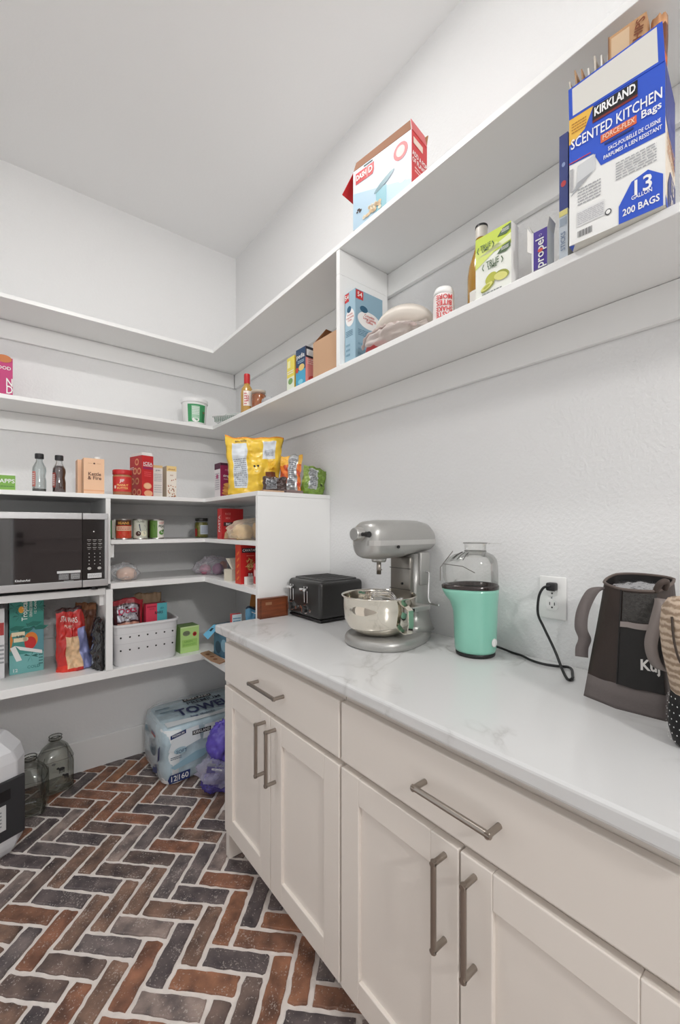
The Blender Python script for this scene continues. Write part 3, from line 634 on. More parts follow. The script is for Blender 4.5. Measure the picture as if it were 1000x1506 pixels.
# small tote at the right edge: dotted black base, woven tan top
t = thing('small_tote_bag', 'tan woven tote bag with a black white-dotted base at the right edge', 'bag', (.932, .166, CT), 0)
WV = weave_material((150, 128, 108), (196, 176, 156)); BK = M((16, 15, 16), .75, bump=.2, bscale=150)
def tr(z, k, lx=0, ly=0): return [(x+lx, y+ly, z+.004*noise.noise(Vector((x*40, y*40, z*20)))*(1 if z > .01 else 0)) for x, y, _ in sring((0, 0, 0), .052*k, .05*k, 36, 2.6)]
bo = G().loft([tr(0, .8), tr(.006, .95), tr(.03, 1.06), tr(.06, 1.06), tr(.09, 1.0)]).obj('dotted_base', BK, t, True)
G().loft([tr(.09, 1.0), tr(.12, 1.02, -.006, .002), tr(.16, 1.05, -.014, .006), tr(.2, 1.02, -.02, .01), tr(.235, .92, -.02, .012), tr(.25, .8, -.018, .01), tr(.251, .72, -.018, .01), tr(.2, .8, -.016, .008), tr(.18, .3)]).obj('woven_body', WV, t, True)
g = G(); g.tube(spline([(-.068, .035, .225), (-.075, .03, .185), (-.074, .02, .15), (-.07, .0, .14), (-.066, -.03, .155)], 6), .0018, 6); g.obj('drawstring', M((60, 48, 40), .7), t, True)
rd = random.Random(5); ms = [p for p in bo.data.polygons]; g = G()
for q_ in range(7):
    for i in range(30):
        a = 2*math.pi*(i+.5*(q_ % 2))/30; z = .012+q_*.012; k = 1.085 if .03 <= z <= .06 else (1.0+.06*min(1, z/.03)+.02 if z < .03 else 1.085-.06*(z-.06)/.03)
        ca, sa_ = math.cos(a), math.sin(a); x = .052*k*math.copysign(abs(ca)**(2/2.6), ca); y = .05*k*math.copysign(abs(sa_)**(2/2.6), sa_); c = Vector((x, y, z)); n_ = Vector((x, y, 0)).normalized(); u = Vector((-n_.y, n_.x, 0)); v = Vector((0, 0, 1)); r_ = .0013
        g.add([c+n_*.0012+(u*math.cos(kk*1.047)+v*math.sin(kk*1.047))*r_ for kk in range(6)], [list(range(6))])
wd = g.obj('white_dots', PWHITE, bo); wd['kind'] = 'stuff'
# ================================================================== things on the topmost shelf and the second shelf
ZA_, ZB_ = 2.3005, 1.8645
RED = M((196, 44, 48), .45); WT = M((240, 240, 238), .45)
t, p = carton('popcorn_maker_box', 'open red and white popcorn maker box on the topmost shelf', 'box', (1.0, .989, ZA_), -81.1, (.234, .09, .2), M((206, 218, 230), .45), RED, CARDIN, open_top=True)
f = p['f']; f.poly([(0, 0), (1, 0), (1, .25), (0, .62)], M((172, 198, 216), .45)).rect(.42, .06, .6, .42, M((120, 176, 190), .4), 2).ell(.56, .48, .19, .045, M((92, 130, 142), .4), 3, rot=.45).ell(.6, .6, .13, .12, M((236, 232, 230), .5), 2).ell(.86, .38, .08, .1, M((232, 234, 236), .5), 2)
f.poly([(.05, .74), (.36, .74), (.385, .80), (.385, .93), (.05, .93)], RED, 2).text('DASH', .158, .835, .017, WT, 5, fit=.18, bold=.03).text('D', .325, .835, .02, WT, 5, fit=.07, bold=.03).rect(.262, .75, .268, .92, WT, 4)
f.ell(.83, .78, .115, .135, M((206, 96, 98), .5), 2, 28).ell(.83, .78, .07, .085, M((232, 190, 186), .5), 3, 24).rect(.2, .955, .36, .975, INK, 2)
rd = random.Random(2)
for k in range(26): f.ell(.2+.3*rd.random(), .1+.12*rd.random(), .03, .03, M(((228, 205, 170), (238, 224, 198), (214, 186, 150))[k % 3], .7), 4+k % 3, 8)
for k in range(7): f.ell(.06+.1*rd.random(), .24+.06*rd.random(), .016, .016, M((70, 50, 42), .7), 4, 8)
r_ = p['r']; r_.rect(.1, .82, .7, .92, M((226, 206, 190), .5), 2).text('ADD A POP', .5, .66, .014, WT, 3).text('OF FLAVOR', .5, .56, .014, WT, 3).lines(.2, .4, .8, .5, 2, M((226, 190, 186), .5))
for k in range(9): r_.ell(.2+.5*rd.random(), .08+.2*rd.random(), .1, .035, M(((214, 190, 150), (90, 54, 40), (200, 90, 70))[k % 3], .6), 2+k % 2, 8)
fin(p)
h = .2; G().quad([(-.115, .045, h), (.115, .045, h), (.112, .062, h+.055), (-.112, .062, h+.055)], .002).obj('back_flap', CARDIN, t)
G().quad([(.117, -.043, h), (.117, .043, h), (.110, .04, h+.038), (.110, -.04, h+.038)], .002).obj('side_flap', M((206, 96, 98), .5), t)
G().quad([(-.117, -.043, h), (-.117, .043, h), (-.172, .04, h-.045), (-.172, -.04, h-.045)], .002).obj('side_flap', RED, t)
G().quad([(-.115, -.044, h), (.115, -.044, h), (.108, -.038, h+.036), (-.108, -.038, h+.03)], .002).obj('front_flap', M((150, 108, 84), .8), t)

# second shelf, back wall
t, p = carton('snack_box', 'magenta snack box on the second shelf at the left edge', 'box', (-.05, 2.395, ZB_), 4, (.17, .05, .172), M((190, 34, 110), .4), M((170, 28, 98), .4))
p['f'].text('N', .93, .36, .034, WT).text('D', .93, .17, .034, WT).text('GOOD', .78, .72, .014, WT).ell(.82, .96, .16, .1, M((200, 120, 70), .6), 2).rect(.7, .03, 1, .06, WT); fin(p)
t = thing('yogurt_tub', 'white plastic tub with green label and lid on the second shelf corner', 'tub', (.862, 2.414, ZB_))
G().lathe([(.001, 0), (.058, 0), (.061, .004), (.069, .13), (.001, .131)], 36).obj('body', PWHITE, t, 2)
G().lathe([(.001, .128), (.0735, .128), (.0745, .132), (.0745, .146), (.071, .15), (.001, .15)], 36).obj('lid', M((240, 240, 240), .4), t, 2)
f = Print(t, cylsurf(lambda v: .061+.008*v, .006, .126, -100, 60), .17, .12); GRN = M((64, 150, 96), .5)
f.rect(.30, .08, .86, .9, GRN, 1, 10).rect(.42, .2, .66, .82, M((168, 208, 180), .5), 2, 6).lines(.44, .4, .64, .78, 5, WT, 3).rect(.74, .1, .86, .6, M((40, 120, 70), .5), 2, 3).ell(.8, .55, .03, .05, M((120, 90, 60), .5), 3)
f.ell(.54, .18, .11, .1, WT, 3).done()
# clear clamshell
t = thing('clamshell_tray', 'clear ribbed plastic clamshell lying in the corner of the second shelf', 'container', (.982, 2.225, ZB_), -52)
CP = film((225, 232, 228), .22, .1); g = G()
g.loft([sring((0, 0, .001), .06, .04, 40, 6), sring((0, 0, .03), .07, .05, 40, 6), sring((0, 0, .032), .078, .056, 40, 6)]); g.obj('tray', CP, t, False)
for k in range(11):
    for s_ in (-1, 1): G().box(-.055+k*.011, -.051+k*.011, s_*.047-.0015, s_*.047+.0015, .002, .03).obj('rib', M((96, 116, 104), .35), t)
G().quad([(-.07, .052, .033), (.07, .052, .033), (.065, .10, .085), (-.065, .10, .085)], .001).obj('lid', CP, t)
# bottle with red cap
t = thing('hot_sauce_bottle', 'amber sauce bottle with red cap and white label on the second shelf', 'bottle', (.968, 1.962, ZB_))
G().lathe([(.001, 0), (.029, 0), (.031, .004), (.031, .10), (.0285, .118), (.016, .14), (.0135, .15), (.001, .151)], 28).obj('bottle_body', M((216, 170, 84), .2, trans=.35, coat=.5), t, True)
G().lathe([(.001, .148), (.0155, .148), (.0155, .192), (.014, .197), (.001, .198)], 24).obj('cap', M((190, 36, 40), .4), t, 2)
f = Print(t, cylsurf(.0315, .03, .105, -60, 20), .045, .075); f.rect(0, 0, 1, 1, M((238, 228, 220), .5), 1, 8).text('RED', .5, .5, .012, M((190, 60, 70), .5), 3, 90).lines(.1, .05, .4, .9, 5, M((200, 90, 100), .5), 2).done()
t = thing('honey_jar', 'small clear jar of amber honey beside the red-capped bottle', 'jar', (.992, 1.884, ZB_))
G().lathe([(.001, .002), (.03, .002), (.034, .01), (.036, .075), (.001, .075)], 28).obj('honey', M((176, 98, 48), .2, coat=.4), t, True)
g = G().lathe([(.032, .0), (.036, .008), (.0385, .085), (.0385, .098)], 28); newmesh('glass', g.V, g.F[:-1], glassy(), t, True)
G().lathe([(.001, .084), (.033, .084), (.036, .095), (.001, .097)], 24).obj('lid', M((226, 208, 190), .35), t, True)
t = thing('crumpled_wrap', 'small crumpled clear plastic wrap lying on the second shelf past the jar', 'wrap', (.985, 1.77, ZB_))
lump(t, 'film', (.06, .05, .035), film((200, 202, 204), .45, .15), 4, .5, 10, crease=.4)
# drink mix boxes
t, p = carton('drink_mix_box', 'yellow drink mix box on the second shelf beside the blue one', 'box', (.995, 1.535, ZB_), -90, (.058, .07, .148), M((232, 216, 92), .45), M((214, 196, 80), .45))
p['f'].rect(0, .02, 1, .42, M((226, 232, 214), .5)).ell(.5, .3, .3, .09, M((120, 160, 90), .5), 2).rect(.1, .7, .5, .9, M((240, 236, 170), .5), 2).lines(.1, .5, .9, .62, 2, WT, 2); fin(p)
t, p = carton('drink_mix_box', 'dark blue and pink drink mix box between the yellow box and brown carton', 'box', (1.005, 1.459, ZB_), -88, (.068, .09, .16), M((36, 66, 100), .45), M((236, 150, 146), .45), M((30, 48, 72), .5))
f = p['f']; f.rect(0, 0, 1, .44, M((70, 160, 196), .45)).text('pedia', .5, .8, .018, WT).lines(.2, .62, .85, .7, 2, M((170, 200, 220), .5)).ell(.6, .5, .3, .085, M((226, 196, 120), .5), 2).ell(.15, .46, .14, .07, M((200, 70, 50), .5), 3).ell(.5, .14, .25, .06, M((130, 200, 220), .5), 2)
p['r'].rect(0, .72, 1, 1, M((40, 44, 56), .5)).lines(.1, .55, .9, .7, 3, M((250, 220, 214), .5)).ell(.5, .18, .35, .1, M((216, 84, 80), .5), 2); p['r'].rect(.05, .77, .9, .93, M((226, 226, 226), .5), 2); fin(p)
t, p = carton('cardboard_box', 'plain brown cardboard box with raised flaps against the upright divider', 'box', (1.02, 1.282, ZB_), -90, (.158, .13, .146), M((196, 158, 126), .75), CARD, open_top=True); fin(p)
h = .146; G().quad([(-.076, -.064, h), (-.076, .064, h), (-.055, .06, h+.055), (-.055, -.02, h+.06)], .002).obj('flap', CARDIN, t)
G().add([(-.076, .06, h), (.076, .062, h), (.03, .075, h+.06)], [[0, 1, 2]]).add([(-.076, .0615, h), (.076, .0635, h), (.03, .0765, h+.06)], [[2, 1, 0]]).obj('flap', CARDIN, t)
G().quad([(.077, -.06, h), (.077, .06, h), (.078, .055, h+.05), (.078, -.05, h+.05)], -.002).obj('flap', CARD, t)
# pale blue box
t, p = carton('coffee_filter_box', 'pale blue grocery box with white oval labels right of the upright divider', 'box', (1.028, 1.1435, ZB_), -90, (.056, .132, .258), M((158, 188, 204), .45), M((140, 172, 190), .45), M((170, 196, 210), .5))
for k, nm in (('f', 'f'), ('r', 'r')):
    q = p[k]; q.rect(0 if k == 'f' else .02, .87, .4 if k == 'f' else .28, .99, RED, 1).text('54', .2 if k == 'f' else .15, .93, .016, WT, 3).ell(.5, .64 if k == 'f' else .62, .42, .12, M((238, 236, 234), .5), 1, 28).ell(.42 if k == 'f' else .3, .755, .2 if k == 'f' else .14, .045, M((40, 88, 116), .5), 2)
    for i, (tx, v) in enumerate((('Colombia', .68), ('Long Lasting', .64), ('Coffee', .60))): q.text(tx, .5, v, .0085 if k == 'r' else .0055, M((190, 70, 60), .5), 3)
    q.lines(.1, .38, .75, .47, 4, M((84, 118, 140), .5)).lines(.1, .1, .5, .3, 3, M((120, 154, 174), .5))
fin(p)
# bagged plates
t = thing('bag_of_paper_plates', 'clear plastic bag of stacked paper plates at the front of the second shelf', 'plates', (1.025, .965, ZB_), 0)
PL = M((226, 218, 208), .55)
mrot = Matrix.Rotation(R(32), 4, 'Y') @ Matrix.Rotation(R(-6), 4, 'X')
g = G(); n = 48
prof = [(.001, .008), (.062, .008), (.074, .018), (.098, .026), (.1, .028), (.098, .0), (.07, -.008), (.001, -.01)]
g.loft([[tuple(mrot @ Vector((r*math.cos(2*math.pi*k/n)*.85, r*math.sin(2*math.pi*k/n)*1.12, z))+Vector((.015, .0, .062))) for k in range(n)] for r, z in prof]); g.obj('plate_stack', PL, t, True)
g = lump(t, 'bag_film', (.17, .25, .075), film((232, 220, 214), .42, .15), 8, .32, 22, crease=.25)
G().tube(spline([(-.06, .115, .03), (-.076, .08, .055), (-.07, .03, .066), (-.078, -.02, .058), (-.07, -.07, .05), (-.055, -.12, .03)], 6), [.003+.002*(i % 3) for i in range(31)], 8).obj('gathered_fold', film((206, 186, 180), .6, .2), t, True)
lump(t, 'red_print', (.04, .10, .028), M((170, 50, 54), .4), 5, .15, 10).location = (-.062, .045, .001)
# MORE bottle
t = thing('seasoning_shaker', 'white plastic shaker bottle with upside-down red lettering on the second shelf', 'bottle', (.985, .755, ZB_))
G().lathe([(.001, 0), (.03, 0), (.031, .006), (.029, .075), (.024, .09), (.001, .094)], 28).obj('body', M((240, 232, 230), .35), t, True)
G().lathe([(.001, .078), (.0285, .078), (.0285, .088), (.024, .099), (.001, .1)], 28).obj('cap', M((244, 244, 242), .4), t, True)
f = Print(t, cylsurf(.0312, .008, .076, -95, -5), .049, .068); RT = M((206, 56, 60), .5)
for i, (tx, v) in enumerate((('MORE', .85), ('BITES', .6), ('SHAKE', .35), ('TASTE', .12))): f.text(tx, .5, v, .013, RT, 2, 180, 1.0, .02)
f.done()
# amber bottle behind lime box
t = thing('syrup_bottle', 'amber bottle with white cap standing behind the lime drink box', 'bottle', (1.045, .672, ZB_))
G().lathe([(.001, 0), (.036, 0), (.038, .005), (.038, .12), (.034, .15), (.018, .20), (.015, .23), (.001, .231)], 28).obj('bottle_body', M((196, 146, 42), .15, trans=.3, coat=.5), t, True)
G().lathe([(.001, .225), (.016, .225), (.016, .258), (.0145, .262), (.001, .262)], 24).obj('cap', M((222, 216, 206), .4), t, 2)
G().lathe([(.0155, .2555), (.0168, .2555), (.0168, .261), (.0155, .261)], 24).obj('cap_ring', BLACK, t)
f = Print(t, cylsurf(.0385, .004, .07, -110, -20), .06, .066); f.rect(0, 0, 1, 1, M((236, 234, 228), .5), 1, 6).text('V', .4, .8, .01, INK).lines(.2, .2, .8, .6, 3, GREYINK, 2).done()
# lime box
t, p = carton('lime_drink_box', 'green and white lime drink mix box at the front of the second shelf', 'box', (.968, .580, ZB_), -88, (.095, .036, .157), M((238, 240, 232), .45), M((226, 224, 222), .5), M((190, 210, 90), .5))
f = p['f']; LG = M((196, 214, 70), .45); DG = M((72, 98, 62), .5)
f.rect(0, .66, 1, 1, LG).poly([(0, .5), (.75, .72), (.6, .8), (0, .78)], M((214, 226, 120), .45), 2).poly([(.35, .67), (1, .72), (1, .82), (.1, .68)], M((232, 236, 196), .45), 2)
for cu, cv in ((.83, .9), (.82, .63)): f.poly([(cu-.2, cv-.045), (cu-.05, cv+.05), (cu+.17, cv+.07), (cu+.17, cv-.02), (cu+.05, cv-.06)], DG, 3); f.lines(cu-.08, cv-.02, cu+.12, cv+.035, 3, WT, 4)
f.text('TRUE', .3, .81, .012, DG, 4, fit=.3, bold=.01).text('LIME', .3, .755, .007, DG, 4, fit=.2, bold=.01).text('TRUE', .5, .5, .015, DG, 4, fit=.36, bold=.01).text('LIME', .5, .44, .009, DG, 4, fit=.25, bold=.01)
for cu, cv, s_ in ((.3, .785, .19), (.5, .475, .24)):
    for sg in (-1, 1): f.poly([(cu+sg*s_, cv-.05), (cu+sg*(s_+.03), cv-.045), (cu+sg*(s_+.06), cv), (cu+sg*(s_+.02), cv+.055), (cu+sg*(s_-.01), cv+.055), (cu+sg*(s_+.035), cv)], DG, 4)
LM = M((184, 186, 70), .5); LM2 = M((220, 218, 128), .5); LM3 = M((150, 156, 56), .5)
f.ell(.46, .26, .17, .085, LM, 3, rot=.5).ell(.76, .24, .2, .075, LM3, 4, rot=-.3).ell(.73, .225, .19, .062, LM2, 5, rot=-.3).ell(.36, .145, .2, .05, LM3, 4, rot=.35).ell(.34, .155, .18, .042, LM2, 5, rot=.35).ell(.34, .155, .1, .022, LM, 6, rot=.35)
f.lines(.2, .035, .75, .075, 1, GREYINK, 2); fin(p)
# purple box
t, p = carton('powder_stick_box', 'narrow purple drink stick carton with open white flaps on the second shelf', 'box', (.972, .4655, ZB_), -86, (.034, .04, .096), M((74, 50, 150), .45), M((232, 232, 232), .5), open_top=True, inside=PAPER)
f = p['f']; f.rect(0, .0, .12, 1, M((230, 230, 230), .5), 1).rect(.12, 0, 1, .1, M((110, 100, 130), .5), 1).text('propel', .56, .45, .018, WT, 3, 90).ell(.58, .51, .17, .045, M((214, 84, 66), .5), 4).ell(.58, .87, .1, .03, M((190, 180, 220), .5), 2).ell(.58, .87, .06, .018, M((74, 50, 150), .5), 3); fin(p)
G().quad([(-.017, -.019, .096), (-.017, .019, .096), (-.026, .018, .118), (-.026, -.018, .118)], .001).obj('flap', PAPER, t)
G().quad([(-.017, -.02, .05), (-.017, -.02, .094), (-.025, -.026, .108), (-.025, -.026, .055)], .001).obj('flap', PAPER, t)
G().quad([(.017, -.019, .096), (.017, .019, .096), (.021, .018, .118), (.021, -.018, .118)], -.001).obj('flap', PAPER, t)
# thin boxes beside the trash bag carton
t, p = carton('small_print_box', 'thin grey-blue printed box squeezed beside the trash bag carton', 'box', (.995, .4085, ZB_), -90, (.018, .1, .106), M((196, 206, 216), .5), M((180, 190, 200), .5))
p['f'].rect(.02, .88, .98, 1, M((222, 214, 130), .5)).rect(.1, .68, .9, .84, M((150, 164, 180), .5)).text('STICKS', .5, .36, .009, M((110, 130, 160), .5), 3, 90); fin(p)
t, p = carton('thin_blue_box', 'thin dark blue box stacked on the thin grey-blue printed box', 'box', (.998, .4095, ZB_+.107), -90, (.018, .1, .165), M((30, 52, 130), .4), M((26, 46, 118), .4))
p['f'].ell(.5, .35, .3, .04, M((190, 40, 50), .5)).ell(.5, .6, .2, .03, M((140, 160, 210), .5)); fin(p)
# trash bag carton
t, p = carton('trash_bag_box', 'large blue and white kitchen trash bag carton overhanging the second shelf', 'box', (.9745, .3095, ZB_), -84, (.158, .11, .258), M((236, 236, 234), .42), M((228, 214, 196), .45), M((224, 222, 214), .5), open_top=True, inside=M((190, 180, 168), .7))  # tan of the side face is warm light put into its colour
f = p['f']; BL = M((44, 84, 196), .4); W2 = M((244, 244, 244), .45)
f.poly([(0, .64), (.28, .63), (.36, .51), (1, .50), (1, 1), (0, 1)], BL).poly([(0, .80), (.02, .80), (.18, .86), (.28, 1), (0, 1)], M((232, 184, 76), .45), 2).lines(.03, .87, .2, .96, 4, M((180, 120, 40), .5), 3)
f.rect(.27, .88, .74, .985, M((24, 24, 28), .5), 3).rect(.27, .865, .74, .885, M((120, 40, 40), .5), 3).text('KIRKLAND', .505, .935, .016, W2, 5, bold=.03, fit=.43)
f.text('SCENTED KITCHEN', .5, .785, .0195, W2, 4, 0, .98, .012, fit=.95).text('Bags', .87, .708, .014, W2, 4, fit=.19).rect(.36, .675, .73, .735, M((222, 108, 66), .5), 3).text('FORCE-FLEX', .545, .705, .0095, M((240, 214, 190), .5), 5, fit=.33).rect(.4, .645, .7, .662, M((26, 44, 110), .5), 3)
f.text('SACS-POUBELLE DE CUISINE', .70, .60, .0075, W2, 4, fit=.52).text('PARFUMES A LIEN RESISTANT', .68, .55, .0075, W2, 4, fit=.58).rect(.0, .645, .25, .652, M((200, 70, 60), .5), 3)
f.rect(.01, .42, .05, .6, M((176, 176, 178), .5), 2).poly([(.08, .42), (.3, .5), (.3, .62), (.1, .6)], M((206, 208, 210), .5), 2).poly([(.02, .38), (.16, .44), (.28, .5), (.1, .47)], M((166, 168, 172), .5), 3)
f.lines(.1, .28, .36, .42, 6, M((166, 166, 170), .5), 2, 3).lines(.52, .33, .92, .47, 7, M((166, 166, 170), .5), 2, 4).rect(.09, .12, .4, .24, M((224, 224, 224), .5), 2).lines(.1, .13, .39, .23, 7, M((190, 190, 194), .5), 3, 5)
for k in range(14): f.rect(.1+k*.012, .035, .1+k*.012+(.004+.004*((k*7) % 3)/2), .085, M((60, 60, 64), .5), 2)
f.ell(.44, .13, .035, .024, M((70, 70, 74), .5), 2).ell(.44, .13, .024, .016, M((236, 236, 234), .42), 3)
f.poly([(.55, .0), (.98, .0), (.98, .22), (.84, .30), (.68, .27), (.55, .13)], BL, 2).text('13', .78, .205, .027, W2, 4, fit=.17).text('GALLON', .78, .145, .0075, W2, 4, fit=.2).text('200 BAGS', .77, .065, .0125, W2, 4, bold=.02, fit=.36)
r_ = p['r']; r_.poly([(0, .62), (1, .46), (1, 1), (0, 1)], M((28, 46, 130), .4)).lines(.15, .4, .9, .56, 5, M((200, 140, 90), .5), 2).poly([(.2, .04), (1, .04), (1, .34), (.45, .34), (.2, .2)], M((28, 40, 110), .4), 2).text('13', .62, .25, .024, M((240, 226, 210), .5), 4).text('200', .6, .12, .02, M((240, 226, 210), .5), 4); r_.poly([(0, .0), (.25, .0), (.1, .06), (0, .07)], BL, 2)
p['b'].rect(0, .48, 1, .5, M((120, 110, 100), .6)).rect(.58, .0, .595, .5, M((110, 100, 92), .6), 2).poly([(0, .8), (.06, .98), (.0, 1)], BL, 2); fin(p)
h = .258; fl = G().quad([(-.079, -.055, h), (.079, -.055, h), (.076, -.063, h+.066), (-.078, -.063, h+.056)], .0015).obj('front_flap', M((44, 84, 196), .4), t)
newmesh('unprinted_strip', [(-.072, -.0572, h+.004), (.069, -.0572, h+.004), (.068, -.0648, h+.062), (-.071, -.0642, h+.053)], [[0, 1, 2, 3]], M((222, 220, 214), .5), t)
# packs stuffed into the open carton
KM = Matrix.Translation((.9745, .3095, ZB_+.003)) @ Matrix.Rotation(R(-84), 4, 'Z')
words_ = ('leaning outward, leftmost of the row', 'second from the left of the row', 'third from the left of the row', 'fourth from the left of the row', 'fifth from the left of the row', 'sixth from the left of the row', 'rightmost of the row')
for k in range(7):
    c = ((206, 196, 184), (178, 142, 108), (166, 128, 96), (224, 220, 212), (206, 196, 184), (228, 224, 218), (232, 228, 222))[k]
    o = G().box(-.0012, .0012, -.035, .03, 0, .362+.008*((k*5) % 3)).obj('drink_packet', M(c, .6, var=.08, vscale=40))
    o.matrix_world = KM @ Matrix.Translation((-.046+k*.0055, .005, 0)) @ Matrix.Rotation(R(-6.4+k*1.0), 4, 'Y')
    tag(o, 'thin packet %s in the trash bag carton' % words_[k], 'packet', 'packets in the trash bag carton')
t = thing('brown_snack_carton', 'brown paper snack carton sticking out of the open trash bag carton', 'carton', KM @ Vector((.018, -.015, 0)), -84)
G().box(-.03, .03, -.02, .012, 0, .388).obj('carton_body', M((186, 144, 104), .7, var=.08, vscale=20), t)
G().box(-.033, -.0305, -.018, .01, .30, .392).obj('edge_fold', M((150, 110, 78), .7), t)
pr = Print(t, lambda u, v, o: Vector((-.03+.06*u, -.02-o, .388*v)), .06, .388); pr.rect(.05, .86, .55, .985, M((206, 178, 146), .7)).text('CHIPS', .8, .92, .014, M((120, 60, 34), .6), 3, 80, fit=.13).done()
t = thing('orange_snack_bag', 'orange and brown snack bag crammed at the right end of the trash bag carton', 'bag', KM @ Vector((.062, .0, 0)), -84)
ps = bagmesh(.026, .385, .06, seed=4, crumple=.004, base=.8, top=.5); bag(t, 'bag_body', ps, [M((196, 96, 40), .35), M((110, 62, 40), .4), M((214, 160, 116), .4)], lambda u, v, s: 2 if v > .94 else (1 if v > .8 and u > .4 else 0), 10, 20)
# ================================================================== microwave
t = thing('microwave', 'stainless microwave with dark mirrored door and black keypad on the left shelf', 'microwave', (.10, 2.09, ZM), 0)
mw, md, mh = .53, .40, .335; zb = .018; MS = M((196, 196, 197), .3, .85)
G().box(-mw/2+.002, mw/2-.002, .022, md, zb, mh).obj('body', M((64, 62, 62), .45, .3), t, bev=.004)
for sx in (-1, 1):
    for y in (.05, .36): G().lathe([(.014, 0), (.014, zb+.001), (.001, zb+.001)], 12, (sx*.22, y, 0)).obj('foot', BLACK, t)
dx = mw/2-.098       # split between door and keypad
MG = M((26, 21, 22), .05, spec=1.0, coat=1.0)
d = G().box(-mw/2, dx-.001, 0, .022, zb, zb+.03).box(-mw/2, dx-.001, 0, .022, mh-.027, mh).box(-mw/2, -mw/2+.012, 0, .022, zb+.03, mh-.027).obj('door', MS, t, bev=.002)
G().box(-mw/2+.012, dx-.001, .003, .021, zb+.0302, mh-.0272).obj('door_glass', MG, d)
kp = G().box(dx+.001, mw/2, 0, .022, zb, zb+.03).box(dx+.001, mw/2, 0, .022, mh-.027, mh).box(mw/2-.014, mw/2, 0, .022, zb+.03, mh-.027).obj('control_panel', MS, t, bev=.002)
G().box(dx+.001, mw/2-.014, .003, .021, zb+.0302, mh-.0272).obj('keypad_glass', M((22, 19, 18), .08, spec=.9), kp)
f = Print(d, lambda u, v, o: Vector((-mw/2+mw*u, .003-o, mh*v)), mw, mh); c0 = (dx+mw/2)/mw
f.text('KitchenAid', .43, .185, .009, M((230, 230, 230), .4), 2, fit=.09)
f.rect(.645, .245, c0-.012, .275, M((214, 214, 214), .5), 1).rect(.655, .165, .725, .238, M((92, 92, 94), .6), 1).rect(.735, .165, c0-.015, .238, M((92, 92, 94), .6), 1).lines(.66, .168, .72, .236, 5, M((170, 170, 170), .6), 2, 2).lines(.737, .168, c0-.018, .236, 5, M((190, 190, 190), .6), 2, 3).rect(.69, .145, c0-.06, .156, M((120, 120, 120), .6), 1); f.done()
f = Print(kp, lambda u, v, o: Vector((dx+.001+.083*u, .003-o, mh*v)), .083, mh); LG_ = M((176, 174, 170), .5)
f.rect(.22, .165, .86, .225, M((226, 226, 226), .5), 1).lines(.26, .175, .82, .215, 3, GREYINK, 2).ell(.5, .765, .03, .008, WT, 1)
for j in range(3):
    for i in range(3): f.rect(.2+i*.25, .655-j*.05, .38+i*.25, .661-j*.05, LG_, 1).rect(.23+i*.25, .635-j*.05, .34+i*.25, .639-j*.05, LG_, 1)
for j in range(4):
    for i in range(3): f.rect(.27+i*.25, .475-j*.045, .31+i*.25, .487-j*.045, LG_, 1)
f.ell(.3, .29, .09, .018, LG_, 1).ell(.76, .29, .09, .018, LG_, 1); f.done()

# ================================================================== shelf above the microwave (back wall)
ZC_ = ZC+.0005
t, p = carton('snack_tray_pack', 'small green snack pack at the left edge of the shelf above the microwave', 'pack', (-.005, 2.24, ZC_), 0, (.095, .06, .07), M((150, 190, 90), .5), M((150, 90, 70), .5), WT)
p['f'].rect(0, .1, 1, .9, M((122, 172, 70), .5)).text('APPS', .72, .55, .016, WT).lines(.5, .2, .95, .3, 1, M((60, 110, 50), .5), 2).rect(0, .9, 1, 1, WT, 2); fin(p)
def vin_bottle(label, x, y, liquid, group, dark):
    t = thing('vinegar_bottle', label, 'bottle', (x, y, ZC_), 0, group)
    pr = [(.001, 0), (.022, 0), (.025, .004), (.0255, .05), (.022, .07), (.0255, .095), (.024, .11), (.0125, .135), (.0125, .15)]
    if dark:
        G().lathe([(.001, .002), (.0215, .002), (.0245, .006), (.0245, .05), (.0212, .07), (.0247, .095), (.0232, .108), (.016, .122), (.001, .123)], 24).obj('liquid', M((70, 26, 22), .12, coat=.6), t, True)
    else:
        G().lathe([(.001, .002), (.0215, .002), (.0245, .006), (.0248, .016), (.001, .017)], 24).obj('liquid', M((74, 70, 66), .2), t, True)
    g = G().lathe(pr, 24); newmesh('glass', g.V, g.F[:-1], glassy((240, 244, 244), (232, 236, 236) if not dark else (250, 250, 250), .3), t, True)
    G().lathe([(.001, .147), (.016, .147), (.0165, .151), (.0165, .166), (.015, .169), (.001, .169)], 20).obj('cap', M((34, 34, 36), .5), t, 2)
    q = Print(t, cylsurf(.0252, .025, .09, -80, -35), .02, .065); q.rect(0, 0, 1, 1, M((200, 120, 110), .5) if not dark else M((150, 70, 60), .5), 1, 4).lines(.2, .1, .8, .9, 6, WT, 2).done()
vin_bottle('nearly empty clear glass bottle with black cap above the microwave', .126, 2.25, 0, 'glass bottles above the microwave', False)
vin_bottle('glass bottle of dark red syrup with black cap above the microwave', .198, 2.25, 0, 'glass bottles above the microwave', True)
